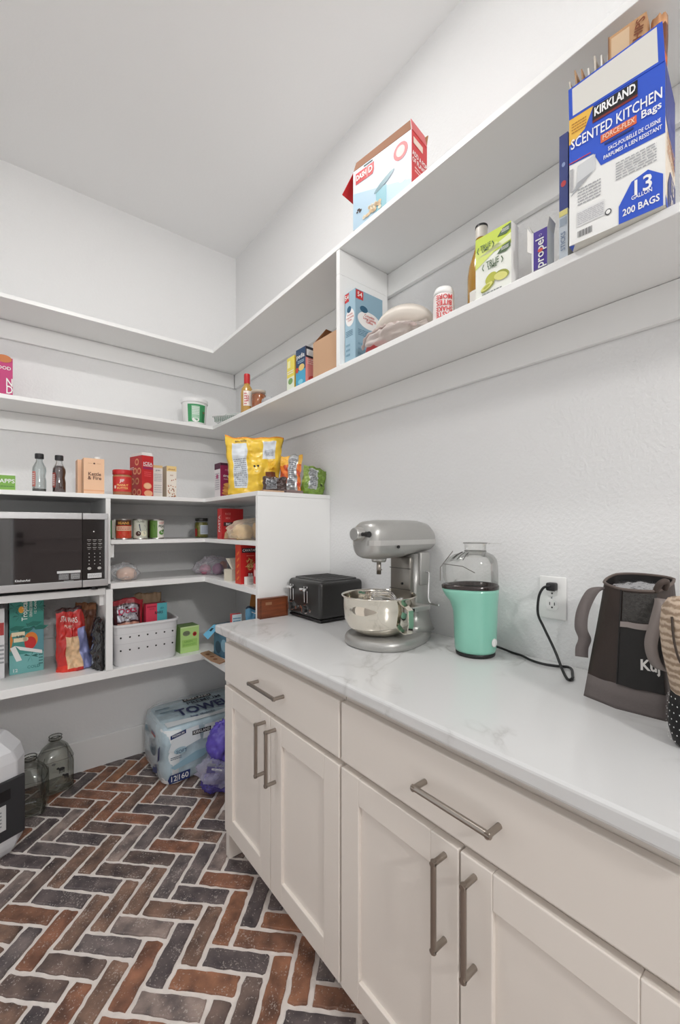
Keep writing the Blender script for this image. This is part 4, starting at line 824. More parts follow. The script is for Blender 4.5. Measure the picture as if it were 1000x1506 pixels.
for k, (lab, x, y) in enumerate((('front pale orange broth carton with white cap on the shelf above the microwave', .3275, 2.235), ('rear pale orange broth carton half hidden behind the front one', .3125, 2.312))):
    t, p = carton('broth_carton', lab, 'carton', (x, y, ZC_), 0, (.082, .064, .163), M((240, 196, 160), .5), M((214, 164, 124), .5), M((236, 190, 154), .5), 'broth cartons')
    f = p['f']; DT = M((90, 50, 44), .6)
    if k == 0:
        f.text('Kettle', .52, .56, .0155, DT, 2, fit=.62).text('& Fire', .52, .45, .0155, DT, 2, fit=.66).rect(0, .09, 1, .12, M((230, 170, 130), .5)).ell(.5, .86, .05, .022, DT, 2).lines(.2, .85, .4, .87, 1, M((190, 130, 100), .5)).lines(.62, .85, .82, .87, 1, M((190, 130, 100), .5))
    G().lathe([(.013, .1635), (.013, .172), (.011, .175), (.001, .175)], 16, (.018, .0, 0)).obj('cap', WT, t, 2); fin(p)
t = thing('peanut_butter_jar', 'peanut butter jar with red lid and red label beside the red cracker box', 'jar', (.45, 2.232, ZC_))
G().lathe([(.001, 0), (.037, 0), (.041, .004), (.042, .09), (.038, .101), (.001, .102)], 32).obj('jar_body', M((176, 120, 82), .25, coat=.3), t, True)
G().lathe([(.001, .099), (.0415, .099), (.0425, .102), (.0425, .119), (.041, .122), (.001, .122)], 32).obj('lid', M((190, 36, 40), .4), t, 2)
f = Print(t, cylsurf(.0423, .018, .088, -75, 55), .095, .07); f.rect(0, 0, 1, 1, M((200, 50, 46), .45), 1, 14).text('JIF', .48, .72, .013, WT, 3).text('PEANUT', .5, .42, .009, M((240, 200, 120), .5), 3).text('BUTTER', .5, .22, .009, M((240, 200, 120), .5), 3).rect(.1, .2, .2, .4, M((236, 220, 210), .5), 2, 3).done()
# red cracker box
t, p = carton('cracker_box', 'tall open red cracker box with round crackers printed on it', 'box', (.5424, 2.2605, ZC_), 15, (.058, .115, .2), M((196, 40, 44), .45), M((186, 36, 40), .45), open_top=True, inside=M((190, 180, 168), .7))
f = p['f']; CR = M((232, 170, 130), .6); PK = M((236, 150, 160), .5)
f.text('ICEA', .5, .80, .014, WT, 3, fit=.8).rect(.08, .67, .95, .72, M((150, 40, 90), .5), 2).lines(.1, .73, .9, .77, 1, WT, 3).lines(.2, .48, .8, .62, 3, M((226, 90, 90), .5)).ell(.48, .26, .36, .08, CR, 2, 22).ell(.55, .08, .38, .075, CR, 2, 22).ell(.48, .26, .28, .06, M((240, 190, 150), .6), 3, 20)
l = p['l']; rd = random.Random(9)
for cu, cv in ((.6, .85), (.45, .63), (.78, .62), (.25, .38), (.62, .38), (.4, .12), (.78, .1)): l.ell(cu, cv, .16, .085, CR, 2, 18).ell(cu, cv, .1, .05, M((196, 60, 50), .5), 3, 14)
l.text('RITZ', .2, .7, .012, WT, 2); fin(p)
h = .2; G().quad([(-.027, -.056, h), (.027, -.056, h), (.025, -.051, h+.016), (-.025, -.051, h+.016)], .001).obj('flap', M((226, 222, 218), .6), t)
G().quad([(-.0285, .055, h), (-.0285, -.055, h), (-.026, -.05, h+.014), (-.026, .05, h+.014)], .001).obj('flap', M((216, 210, 206), .6), t)
t, p = carton('baking_mix_box', 'narrow white carton between the red cracker box and the nut-patterned carton', 'carton', (.6255, 2.315, ZC_), 0, (.046, .07, .168), M((232, 228, 222), .5), M((220, 214, 206), .5))
p['f'].rect(0, .92, 1, 1, M((226, 196, 140), .5)).text('grain', .5, .85, .008, M((110, 110, 130), .5)).lines(.1, .5, .9, .75, 5, M((170, 170, 178), .5)).lines(.1, .15, .9, .42, 4, M((190, 188, 190), .5)).rect(0, 0, 1, .05, M((222, 186, 120), .5), 2); fin(p)
t, p = carton('nut_milk_carton', 'narrow cream carton with scattered brown nuts printed on it', 'carton', (.688, 2.30, ZC_), 2, (.05, .07, .168), M((240, 232, 220), .5), M((224, 208, 184), .5))
f = p['f']; f.rect(0, .84, 1, 1, M((236, 206, 140), .5)).text('almond', .5, .9, .008, M((150, 90, 50), .5), 2).text('nut', .5, .72, .008, M((170, 120, 80), .5), 2)
for k in range(34): f.ell(.1+.8*rd.random(), .04+.56*rd.random(), .07, .014, M(((170, 96, 52), (140, 74, 40), (196, 128, 84))[k % 3], .6), 2+k % 2, 8, rd.random()*3)
fin(p)
# ================================================================== the same shelf, right wall section
t, p = carton('pancake_mix_box', 'maroon pancake mix box with white side beside the yellow chip bag', 'box', (.897, 2.01, ZC_), 0, (.13, .07, .166), M((140, 32, 78), .45), M((226, 222, 224), .5), M((90, 30, 60), .5))
f = p['f']; f.rect(0, .93, 1, 1, M((70, 26, 54), .5)).text('simple', .28, .62, .012, WT, 3).text('PANCAKE', .28, .52, .006, M((230, 190, 200), .5), 3).text('mills', .3, .8, .012, M((206, 120, 150), .5), 3)
for k in range(4): f.ell(.36, .1+k*.085, .3-.02*k, .06, M(((206, 140, 72), (226, 168, 92))[k % 2], .6), 2+k, 20)
f.ell(.46, .42, .09, .06, M((200, 204, 214), .5), 7)
p['l'].rect(0, .82, 1, 1, M((76, 28, 58), .5)).lines(.15, .2, .85, .72, 8, M((170, 168, 178), .5)).ell(.5, .6, .2, .07, M((180, 90, 130), .5), 2); fin(p)
def bagthing(name, label, loc, rz, w, h, tt, mats, col, seed, crumple=.006, group=None, rx=0, ry=0, nx=28, ny=36, cat='bag', **kw):
    t = thing(name, label, cat, loc, rz, group, rx, ry); ps = bagmesh(w, h, tt, seed=seed, crumple=crumple, **kw); bag(t, 'bag_body', ps, mats, col, nx, ny)
    return t, Print(t, lambda u, v, o: ps(u, v, -1, o+.0008), w, h), ps
FOILG = M((192, 194, 196), .28, .7); YEL = M((236, 196, 58), .32, coat=.3)
t, f, _ = bagthing('yellow_chip_bag', 'big yellow chip bag with silver panels standing on the corner shelf', (.925, 1.80, ZC_), -24, .235, .272, .085,
    [YEL, FOILG, M((230, 150, 40), .35), M((110, 60, 34), .4), M((214, 220, 226), .4)],
    lambda u, v, s: 2 if v > .965 else (4 if .10 < u < .36 and .10 < v < .9 else (4 if .66 < u < .88 and .62 < v < .93 else (3 if .72 < u < .93 and .17 < v < .4 else 0))), 3, .013, base=.75, sag=-.0, tw=.14)
f.text('tortilla', .26, .93, .012, M((90, 60, 30), .5), 2).lines(.12, .14, .34, .62, 14, M((150, 156, 166), .5), 1, 3).lines(.68, .66, .86, .78, 5, M((150, 156, 166), .5), 1, 4).ell(.5, .49, .02, .02, INK, 2).ell(.56, .49, .02, .02, INK, 2).ell(.53, .43, .04, .05, M((246, 226, 150), .5), 1).rect(.76, .42, .9, .58, M((226, 176, 40), .5), 1, 4); f.done()
t, f, _ = bagthing('brown_snack_pouch', 'small dark brown snack pouch leaning against the yellow chip bag', (.935, 1.628, ZC_), -32, .105, .074, .03, [M((62, 44, 40), .3, coat=.3), M((140, 142, 146), .3, .6), M((176, 150, 120), .5)], lambda u, v, s: 1 if .15 < u < .6 and .2 < v < .8 and s < 0 else 0, 6, .006, rx=-14)
f.lines(.18, .25, .58, .75, 6, M((60, 58, 60), .5), 1); f.done()
t, f, _ = bagthing('orange_chip_bag', 'orange flame-patterned chip bag with silver back beside the green bag', (1.037, 1.668, ZC_), -58, .11, .185, .04, [M((226, 120, 44), .35), FOILG, M((190, 70, 34), .35), M((236, 180, 70), .35)],
    lambda u, v, s: 1 if u > .42 and u < .9 else (3 if v > .75 else (2 if (v*7+u*5) % 2 < .8 else 0)), 7, .008, base=.6, rx=-6)
f.lines(.5, .2, .82, .9, 14, M((120, 124, 134), .5), 1, 2); f.done()
t, f, _ = bagthing('green_chip_bag', 'green and silver chip bag slumped against the wall at the shelf end', (1.13, 1.622, ZC_), -14, .115, .128, .055, [M((112, 142, 54), .35), FOILG, M((150, 176, 90), .35)],
    lambda u, v, s: 1 if .2 < u < .62 and .2 < v < .92 else (2 if u < .2 and v > .4 else 0), 9, .010, base=.8, ry=8)
f.lines(.26, .3, .56, .86, 9, M((130, 136, 140), .5), 1, 2).ell(.82, .4, .04, .05, M((60, 70, 50), .5), 1); f.done()
t, p = carton('seed_packet', 'flat grey-brown packets lying in front of the green chip bag', 'packet', (1.005, 1.588, ZC_), 4, (.09, .03, .012), M((140, 120, 116), .5), M((110, 96, 94), .5)); p['f'].rect(0, .45, 1, .55, M((90, 74, 72), .5)); fin(p)
t, p = carton('flat_snack_packet', 'thin tan packet lying flat under the brown snack pouch', 'packet', (.90, 1.585, ZC_), 0, (.10, .028, .006), M((206, 170, 140), .5), M((190, 150, 120), .5)); fin(p)

# ================================================================== can shelf
ZD_ = ZD+.0005
def can(label, x, y, cols, h=.098, r=.0335, art=None):
    t = thing('food_can', label, 'can', (x, y, ZD_), 0, 'food cans on the narrow shelf')
    G().lathe([(.001, .001), (r-.002, .001), (r, 0), (r, .003), (r-.0006, .005), (r-.0006, h-.005), (r, h-.003), (r, h), (r-.002, h), (r-.003, h-.003), (.001, h-.003)], 30).obj('can_body', STEEL, t, 2)
    f = Print(t, cylsurf(r, .006, h-.006, -95, 75), r*2.97, h-.012); f.rect(0, 0, 1, 1, M(cols[0], .4), 0, 16); art(f); f.done()
def art1(f): f.rect(0, 0, .35, 1, M((60, 130, 60), .4), 1, 6).ell(.6, .4, .12, .2, M((200, 210, 170), .5), 2)
def art2(f): f.rect(0, .72, 1, 1, M((74, 40, 24), .5), 1, 10).text('BEANS', .48, .83, .011, M((240, 180, 80), .5), 3, fit=.5).rect(.1, .42, .9, .66, M((230, 200, 170), .5), 1, 8).ell(.5, .25, .25, .15, M((206, 40, 36), .5), 2).lines(.2, .46, .8, .62, 2, M((180, 40, 40), .5), 2)
def art3(f): f.poly([(.2, .5), (.45, .8), (.7, .72), (.85, .45), (.5, .4)], M((60, 72, 96), .5), 2).ell(.66, .25, .14, .16, M((232, 228, 200), .5), 2).ell(.4, .25, .12, .14, M((70, 44, 40), .5), 2).text('OLIVES', .5, .92, .008, M((70, 80, 60), .5), 3).rect(0, 0, .12, 1, M((140, 150, 110), .5), 1, 4)
def art4(f): f.rect(0, 0, .5, 1, M((92, 130, 56), .4), 1, 8).poly([(.15, .1), (.35, .8), (.45, .1)], M((40, 90, 40), .5), 2).text('CUT', .72, .85, .010, M((200, 60, 60), .5), 3, fit=.26).text('PEAS', .72, .66, .012, M((40, 60, 40), .5), 3, fit=.34).ell(.7, .3, .13, .13, M((96, 150, 70), .5), 2).ell(.8, .42, .06, .07, M((60, 110, 50), .5), 3)
def art5(f): f.rect(.5, 0, 1, 1, M((70, 50, 36), .5), 1, 6)
can('white and green food can half hidden behind the microwave edge', .437, 2.33, ((226, 224, 210),), art=art1)
can('red and brown bean can, second from the left on the narrow shelf', .4565, 2.235, ((196, 70, 40),), art=art2)
can('pale grey-green olive can beside the red bean can', .531, 2.24, ((198, 200, 186),), art=art3)
can('green and white pea can, rightmost front can on the narrow shelf', .612, 2.25, ((236, 234, 226),), art=art4)
can('dark brown food can behind the olive and pea cans', .583, 2.33, ((96, 72, 50),), art=art5)
t = thing('pickle_jar', 'glass jar of green pickles with black lid on the narrow shelf', 'jar', (.872, 2.33, ZD_))
G().lathe([(.001, .002), (.032, .002), (.035, .008), (.035, .078), (.03, .086), (.001, .087)], 28).obj('pickles', M((132, 128, 56), .3, var=.35, vscale=60, coat=.5), t, True)
g = G().lathe([(.033, 0), (.0365, .006), (.0365, .08), (.031, .092), (.031, .096)], 28); newmesh('glass', g.V, g.F[:-1], glassy(), t, True)
G().lathe([(.001, .093), (.0335, .093), (.034, .096), (.034, .107), (.032, .11), (.001, .11)], 28).obj('lid', M((36, 34, 30), .4), t, 2)
f = Print(t, cylsurf(.0367, .02, .07, -30, 45), .048, .05); f.rect(0, 0, 1, 1, M((206, 214, 224), .5), 1, 8).lines(.1, .1, .9, .9, 6, M((130, 140, 160), .5), 2); f.done()
f = Print(t, cylsurf(.0367, .01, .05, -85, -60), .02, .04); f.rect(0, 0, 1, 1, M((190, 60, 60), .5), 1, 3).done()
t, p = carton('pasta_side_box', 'red dinner box with white side lettering on the narrow shelf corner', 'box', (.909, 2.03, ZD_), 0, (.115, .055, .152), M((186, 38, 40), .45), M((200, 60, 60), .45))
f = p['f']; f.text('RICE', .28, .82, .01, M((226, 140, 130), .5), 2).text('MIX', .28, .68, .01, M((226, 140, 130), .5), 2).rect(.08, .42, .5, .55, M((60, 24, 24), .5), 2).text('BIG', .29, .485, .011, WT, 4).poly([(.1, .02), (.55, .02), (.5, .24), (.3, .34), (.14, .2)], M((222, 190, 150), .6), 2)
p['l'].text('PASTA', .5, .5, .02, WT, 2, 90); fin(p)
t = thing('bread_bag', 'plastic bag of sliced sandwich bread on the narrow shelf behind the end panel', 'bread', (.915, 1.80, ZD_), -30)
lump(t, 'bread', (.10, .085, .072), M((226, 196, 150), .75, var=.12, vscale=30), 3, .15, 16).location = (-.045, 0, .001)
lump(t, 'bread', (.09, .08, .085), M((214, 176, 128), .75, var=.12, vscale=30), 5, .15, 16).location = (.04, .005, .001)
lump(t, 'bag_film', (.215, .11, .096), film((240, 226, 204), .22, .12), 12, .22, 20, crease=.18)
G().box(.075, .095, -.035, .0, .03, .085).obj('bag_print', M((170, 120, 120), .5), t, bev=.006)

# ================================================================== shelf at worktop height
ZE_ = ZE+.0005
t = thing('bun_bag', 'clear bag holding a round pink bun beside the microwave', 'bread', (.456, 2.235, ZE_), 0)
lump(t, 'bun', (.085, .08, .064), M((226, 190, 170), .7, var=.08, vscale=20), 2, .08, 18).location = (.012, 0, .001)
lump(t, 'bag_film', (.125, .105, .082), film((226, 228, 232), .16, .1), 15, .25, 20, crease=.25)
t = thing('produce_bag', 'clear bag of pink and purple onions in the shelf corner', 'bag', (.905, 2.235, ZE_), -20)
lump(t, 'onion', (.06, .06, .055), M((176, 110, 130), .5, var=.15, vscale=30), 2, .1, 14).location = (-.045, 0, .001)
lump(t, 'onion', (.06, .06, .06), M((140, 80, 118), .5, var=.15, vscale=30), 4, .1, 14).location = (.02, -.015, .001)
lump(t, 'onion', (.045, .045, .05), M((180, 104, 70), .5, var=.15, vscale=30), 6, .1, 12).location = (.052, .025, .022)
lump(t, 'bag_film', (.175, .12, .092), film((222, 216, 226), .2, .1), 18, .35, 20, crease=.3)
t, p = carton('white_gift_box', 'small cream paper box with its lid tilted open beside the red pasta box', 'box', (.872, 1.915, ZE_), 12, (.062, .06, .055), M((232, 224, 206), .6), M((214, 206, 188), .6)); p['f'].rect(.35, .4, .6, .5, M((200, 190, 172), .6)); fin(p)
G().quad([(-.03, -.0305, .055), (.031, -.0305, .055), (.031, .02, .105), (-.028, .02, .105)], .002).obj('lid', M((236, 230, 214), .6), t)
t, p = carton('dark_tin', 'small dark brown tin behind the cream paper box', 'tin', (.935, 1.925, ZE_), 0, (.05, .045, .105), M((56, 44, 40), .4), M((48, 38, 34), .4)); p['f'].rect(.1, .3, .9, .6, M((90, 70, 60), .5)); fin(p)
t, p = carton('pasta_box', 'tall red pasta box with a pasta tangle printed on it', 'box', (.8825, 1.7825, ZE_), 0, (.095, .055, .176), M((196, 34, 32), .45), M((206, 60, 40), .45))
f = p['f']; f.rect(.06, .80, .94, .92, M((34, 26, 40), .5), 1).text('CAVATAPPI', .5, .86, .011, WT, 3, fit=.8).rect(.36, .14, .66, .3, M((150, 24, 26), .5), 1).text('BB', .5, .22, .014, WT, 3).lines(.3, .7, .7, .74, 1, M((236, 150, 130), .5))
rd = random.Random(4)
for k in range(30):
    a = rd.random()*6.28; q = rd.random()**.6*.2; f.ell(.5+q*math.cos(a)*1.1, .5+q*math.sin(a)*.72, .085, .014, M(((226, 180, 110), (206, 150, 84), (240, 202, 140))[k % 3], .6), 2+k % 4, 10, rd.random()*3.1)
l = p['l']
for k in range(5): l.ell(.5, .14+k*.16, .3, .03, M((226, 130, 70), .5), 1, 10, .6)
fin(p)
t, p = carton('recipe_card', 'folded white card standing in front of the red pasta box', 'card', (.875, 1.735, ZE_), 6, (.055, .022, .034), M((236, 232, 226), .6)); p['f'].lines(.2, .3, .8, .7, 2, M((200, 196, 190), .5)); fin(p)
t, p = carton('red_snack_pack', 'small red and white snack pack against the end panel', 'pack', (.873, 1.63, ZE_), -8, (.06, .04, .1), M((190, 44, 50), .45), M((200, 60, 64), .45)); p['f'].ell(.4, .75, .3, .14, M((226, 216, 220), .5), 1).ell(.35, .4, .2, .12, M((60, 60, 120), .5), 1).rect(0, 0, 1, .14, M((228, 216, 208), .5), 1); p['l'].rect(0, 0, 1, .14, M((228, 216, 208), .5)).ell(.5, .6, .3, .16, M((230, 200, 200), .5)); fin(p)

# ================================================================== bottom shelf
ZF_ = ZF+.0005
t, p = carton('white_grocery_box', 'white grocery box at the left edge of the bottom shelf', 'box', (-.075, 2.42, ZF_), 0, (.165, .19, .30), M((226, 226, 228), .5), M((206, 206, 210), .5)); p['f'].rect(.86, .62, .99, .8, M((180, 60, 60), .5)).lines(.9, .2, .99, .5, 5, GREYINK, 1); fin(p)
t, p = carton('soda_carton', 'teal tropical soda carton standing on end on the bottom shelf', 'carton', (.0845, 2.455, ZF_), 1, (.124, .205, .33), M((72, 150, 142), .42), M((26, 26, 28), .45))
f = p['f']; TEA = M((34, 112, 100), .45)
f.rect(0, .62, 1, 1, M((52, 138, 126), .42), 1).rect(0, 0, 1, .26, M((120, 186, 184), .42), 1).rect(.55, .28, 1, .6, M((92, 150, 160), .42), 1)
for k, (a, b) in enumerate(((.0, .62), (.25, .58), (.5, .66), (.7, .60))): f.poly([(a, b), (a+.18, b+.03), (a+.45, b+.01), (a+.3, b-.035), (a+.05, b-.03)], TEA, 2)
rd = random.Random(8)
for cu, cv in ((.55, .6), (.3, .78), (.85, .88), (.62, .22), (.15, .9)):
    for k in range(7):
        a = k*.9+rd.random(); f.poly([(cu, cv), (cu+.16*math.cos(a), cv+.065*math.sin(a)+.01), (cu+.22*math.cos(a), cv+.08*math.sin(a)-.012)], M((30, 100, 92), .45), 2)
f.text('Tropical', .44, .84, .020, M((226, 236, 230), .5), 4, 90, fit=.26).text('ORANGE DRINK', .62, .86, .010, M((214, 226, 220), .5), 4, 90, fit=.22).text('12 CANS', .75, .88, .008, M((214, 226, 220), .5), 4, 90, fit=.18).ell(.34, .86, .085, .045, M((240, 170, 60), .5), 3)
f.ell(.62, .44, .2, .105, M((226, 130, 50), .5), 3, 26).ell(.60, .40, .17, .085, M((200, 40, 40), .5), 4, 26)
f.poly([(.02, .36), (.16, .385), (.36, .18), (.2, .17)], WT, 5).poly([(.16, .385), (.95, .28), (.95, .235), (.3, .32)], WT, 5).poly([(.02, .30), (.1, .46), (.05, .56), (.02, .5)], M((226, 130, 50), .5), 3)
f.rect(.12, .43, .5, .485, M((238, 224, 190), .5), 5).rect(.06, .51, .44, .565, M((238, 224, 190), .5), 5).ell(.46, .458, .08, .03, M((238, 224, 190), .5), 5).text('UP', .3, .50, .012, M((60, 44, 40), .5), 6, fit=.2)
f.text('12', .16, .05, .014, WT, 4).text('COLD', .7, .07, .012, M((56, 126, 122), .5), 3).lines(.85, .08, .97, .24, 4, M((60, 110, 110), .5), 3); fin(p)
t, f, _ = bagthing('red_snack_bag', 'red snack bag with baked puffs printed on it leaning on the bottom shelf', (.262, 2.275, ZF_), -4, .15, .285, .09, [M((196, 40, 36), .32, coat=.3), M((226, 190, 150), .5, var=.25, vscale=40), M((150, 156, 206), .35, .2), M((60, 30, 30), .4), M((226, 60, 44), .35)],
    lambda u, v, s: 3 if v > .95 else (2 if u > .72 and v < .66 else (1 if .28 < u < .72 and .06 < v < .56 and s < 0 else (4 if v < .1 and u < .5 else 0))), 11, .010, base=.75, ry=-5, tw=-.35)
f.text('STA WARS', .46, .82, .022, M((240, 232, 226), .5), 3, -8, fit=.62).text('PUFFS', .42, .72, .010, M((240, 210, 190), .5), 3, -8); f.done()
t, f, _ = bagthing('brown_jerky_bag', 'brown snack bag standing behind the red snack bag', (.318, 2.38, ZF_), -48, .11, .285, .05, [M((104, 66, 48), .35, coat=.2), M((146, 98, 66), .4), M((170, 120, 92), .4)], lambda u, v, s: 1 if v > .88 else (2 if .4 < u < .7 and .2 < v < .75 else 0), 13, .009, base=.7)
f.done()
t, f, _ = bagthing('black_snack_bag', 'crumpled black foil snack bag against the shelf upright', (.345, 2.21, ZF_), -78, .09, .235, .034, [M((24, 24, 26), .22, coat=.5), M((150, 160, 180), .3, .5)], lambda u, v, s: 1 if u < .25 and v < .6 else 0, 14, .012, base=.7)
f.done()
# basket
t = thing('storage_basket', 'white perforated plastic basket of snacks on the bottom shelf', 'basket', (.548, 2.272, ZF_), 0)
PB = M((226, 226, 228), .45); bw, bd, bh = .145, .105, .195
g = G(); q = [sring((0, 0, 0), bw-.01, bd-.008, 64, 7), sring((0, 0, .012), bw-.004, bd-.003, 64, 7), sring((0, 0, bh-.012), bw+.004, bd+.003, 64, 7), sring((0, 0, bh-.01), bw+.009, bd+.008, 64, 7), sring((0, 0, bh), bw+.009, bd+.008, 64, 7), sring((0, 0, bh), bw+.002, bd+.001, 64, 7), sring((0, 0, .014), bw-.007, bd-.006, 64, 7)]
g.loft(q); g.obj('body', PB, t, 2)
for zz in (.105, .15): G().loft([[(x*1.0, y*1.0, zz+d_) for x, y, z in sring((0, 0, 0), bw+.0012+.004*zz/.19-.002, bd+.0014+.003*zz/.19-.001, 64, 7)] for d_ in (-.0006, .0006)], False).obj('seam_line', M((200, 200, 202), .5), t)
for j, zz in enumerate((.075, .135)):
    for k in range(7):
        x = -.118+k*.039; yf = -(bd-.003+.006*zz/.19)-.0006; G().tube([(x, yf, zz), (x, yf+.002, zz)], .0042, 10).obj('hole', M((30, 30, 30), .7), t)
t, f, _ = bagthing('pretzel_snack_bag', 'dark red pretzel snack bag with pink lettering in the white basket', (.476, 2.235, ZF_+.016), 4, .135, .295, .05, [M((70, 34, 38), .35, coat=.2), M((176, 176, 186), .35, .4), M((160, 40, 52), .4), M((206, 150, 130), .4)],
    lambda u, v, s: 2 if v > .93 or u > .88 else (1 if .1 < u < .82 and  .64 < v < .88 and (u*3+v*9) % 1.5 < 1.25 else (3 if .1 < u < .85 and .5 < v < .62 else 0)), 21, .006, base=.8, sag=.05)
f.text('Dots', .44, .80, .028, M((206, 40, 90), .5), 4, 4, fit=.6).text('PRETZELS', .46, .69, .009, M((230, 226, 226), .5), 4, 4).text('SNACKS', .46, .88, .008, M((190, 190, 196), .5), 4, 4); f.done()
t, f, _ = bagthing('brown_paper_bag', 'folded brown paper bag at the back of the white basket', (.585, 2.31, ZF_+.016), 0, .13, .3, .05, [M((150, 126, 100), .75, var=.1, vscale=20)], lambda u, v, s: 0, 22, .008, base=.8, top=.3); f.done()
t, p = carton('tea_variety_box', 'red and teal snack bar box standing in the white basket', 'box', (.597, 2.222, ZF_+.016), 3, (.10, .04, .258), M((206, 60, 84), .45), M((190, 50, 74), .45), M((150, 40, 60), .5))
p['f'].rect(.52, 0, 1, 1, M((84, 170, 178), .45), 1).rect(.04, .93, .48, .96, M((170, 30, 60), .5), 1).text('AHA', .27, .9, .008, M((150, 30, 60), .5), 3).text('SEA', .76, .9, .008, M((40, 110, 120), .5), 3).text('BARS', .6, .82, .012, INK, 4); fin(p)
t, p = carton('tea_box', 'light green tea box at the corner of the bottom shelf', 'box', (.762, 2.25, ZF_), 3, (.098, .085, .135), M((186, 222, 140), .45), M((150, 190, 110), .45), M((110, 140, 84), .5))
f = p['f']; f.ell(.32, .74, .2, .1, M((130, 140, 110), .5), 1).text('TEA', .3, .74, .012, M((90, 100, 80), .5), 3).ell(.76, .68, .11, .085, M((190, 60, 50), .5), 2).ell(.76, .68, .06, .05, M((120, 30, 30), .5), 3).rect(.08, .22, .9, .5, M((164, 208, 112), .5), 1).text('GREEN', .42, .42, .010, M((120, 170, 80), .5), 3).lines(.12, .26, .8, .34, 2, M((130, 180, 90), .5), 2).rect(0, .95, 1, 1, M((206, 230, 170), .5), 2); fin(p)
# right side of the bottom shelf
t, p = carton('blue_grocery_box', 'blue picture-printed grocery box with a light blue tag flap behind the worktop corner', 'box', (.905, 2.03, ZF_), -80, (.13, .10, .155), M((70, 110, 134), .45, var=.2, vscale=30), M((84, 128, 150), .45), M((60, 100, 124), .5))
p['f'].ell(.3, .3, .2, .2, M((40, 70, 90), .5)).ell(.7, .4, .2, .2, M((130, 170, 190), .5)).lines(.1, .75, .9, .92, 2, M((190, 210, 220), .5)); p['r'].ell(.4, .35, .3, .25, M((44, 80, 100), .5)).lines(.1, .7, .9, .9, 3, M((190, 210, 220), .5)); fin(p)
G().quad([(-.066, -.05, .155), (-.01, -.05, .158), (-.016, -.115, .10), (-.075, -.105, .112)], .0012).obj('tag_flap', M((116, 188, 222), .45), t)
G().quad([(-.05, -.072, .143), (-.034, -.072, .144), (-.036, -.086, .131), (-.052, -.085, .132)], .0014).obj('tag_hole', M((40, 60, 70), .5), t)
t = thing('cardboard_tray', 'flat torn brown cardboard tray overhanging the bottom shelf corner', 'tray', (.825, 2.04, ZF_), 0)
G().slab([(-.03, .10), (.02, .115), (.022, -.10), (-.02, -.12), (-.034, -.05)], 0, .006).obj('sheet', M((178, 140, 110), .75, var=.08, vscale=30), t)
for k, (x, y) in enumerate(((-.012, .05), (-.008, .0), (-.012, -.05))): G().lathe([(.001, .0065), (.011, .0065), (.011, .007), (.001, .007)], 12, (x, y, 0)).obj('printed_spot', M((130, 78, 50), .7), t)
t, p = carton('orange_brown_carton', 'open orange-brown carton on the bottom shelf behind the worktop corner', 'carton', (1.06, 1.87, ZF_), -14, (.20, .15, .245), M((170, 108, 52), .6), M((150, 92, 44), .6), open_top=True, inside=M((120, 74, 38), .8)); fin(p)
G().quad([(-.098, .074, .245), (.098, .074, .245), (.095, .09, .305), (-.085, .09, .305)], .002).obj('flap', M((184, 120, 60), .6), t)
t, f, _ = bagthing('blue_wipes_pack', 'light blue plastic wipes pack standing in front of the orange-brown carton', (.93, 1.765, ZF_), -22, .12, .28, .045, [M((92, 158, 196), .35, coat=.2), M((40, 50, 70), .5)], lambda u, v, s: 1 if v > .96 else 0, 31, .006, base=.9, top=.5)
f.ell(.62, .84, .05, .03, M((40, 70, 100), .5), 2).lines(.2, .9, .7, .94, 1, WT, 2); f.done()
t, p = carton('small_tissue_box', 'small white and red box standing beside the light blue wipes pack', 'box', (.856, 1.85, ZF_), -6, (.045, .03, .245), M((200, 216, 222), .5), M((200, 60, 66), .5)); p['f'].lines(.1, .8, .9, .95, 3, M((80, 130, 160), .5)); fin(p)

# ================================================================== on the floor
t = thing('paper_towel_pack', 'plastic-wrapped bulk pack of paper towels on the brick floor', 'paper towels', (.885, 2.335, .004), 0)
W_, D_, H_ = .54, .36, .272
WR = film((214, 228, 236), .30, .12); n = 0
for i in range(4):
    for j in range(3):
        G().lathe([(.02, .002), (.058, .002), (.063, .006), (.063, .262), (.058, .266), (.02, .266)], 24, (-W_/2+.069+i*.134, -D_/2+.062+j*.118, 0)).obj('towel_roll', M((240, 242, 243), .85), t, True)
gx, gy = 46, 30; rg = []; nn = 96
def wrapring(z, k):
    out = []
    for i, (x, y, zz) in enumerate(sring((0, 0, z), W_/2*k, D_/2*k, nn, 7)):
        q = Vector((x*14, y*14, z*10)); d_ = noise.noise(q)*.007+noise.noise(q*2.3)*.005+abs(noise.noise(q*3.1))*.004; l_ = math.hypot(x, y); out.append((x*(1+d_/l_), y*(1+d_/l_), z+(noise.noise(q*1.3)*.004 if z > .02 else 0)))
    return out
wr = G(); wr.loft([wrapring(.004, .90), wrapring(.012, .965), wrapring(.03, 1.0), wrapring(.09, 1.012), wrapring(.14, 1.014), wrapring(.2, 1.012), wrapring(.25, 1.0), wrapring(.272, .965), wrapring(.279, .90), wrapring(.281, .6), wrapring(.279, .2)])
PT = M((190, 212, 222), .25, var=.14, vscale=22, bump=.8, bscale=34, coat=.5)
wo = wr.obj('plastic_wrap', PT, t, True)
ow = G(); k_ = 1.035
def outer(z, k): return [(x*(1+.012*noise.noise(Vector((x*30, y*30, z*22)))+.02*abs(noise.noise(Vector((x*12+3, y*12, z*9))))), y*(1+.012*noise.noise(Vector((x*30, y*30, z*22)))+.02*abs(noise.noise(Vector((x*12+3, y*12, z*9))))), z) for x, y, zz in sring((0, 0, z), W_/2*k, D_/2*k, 120, 6)]
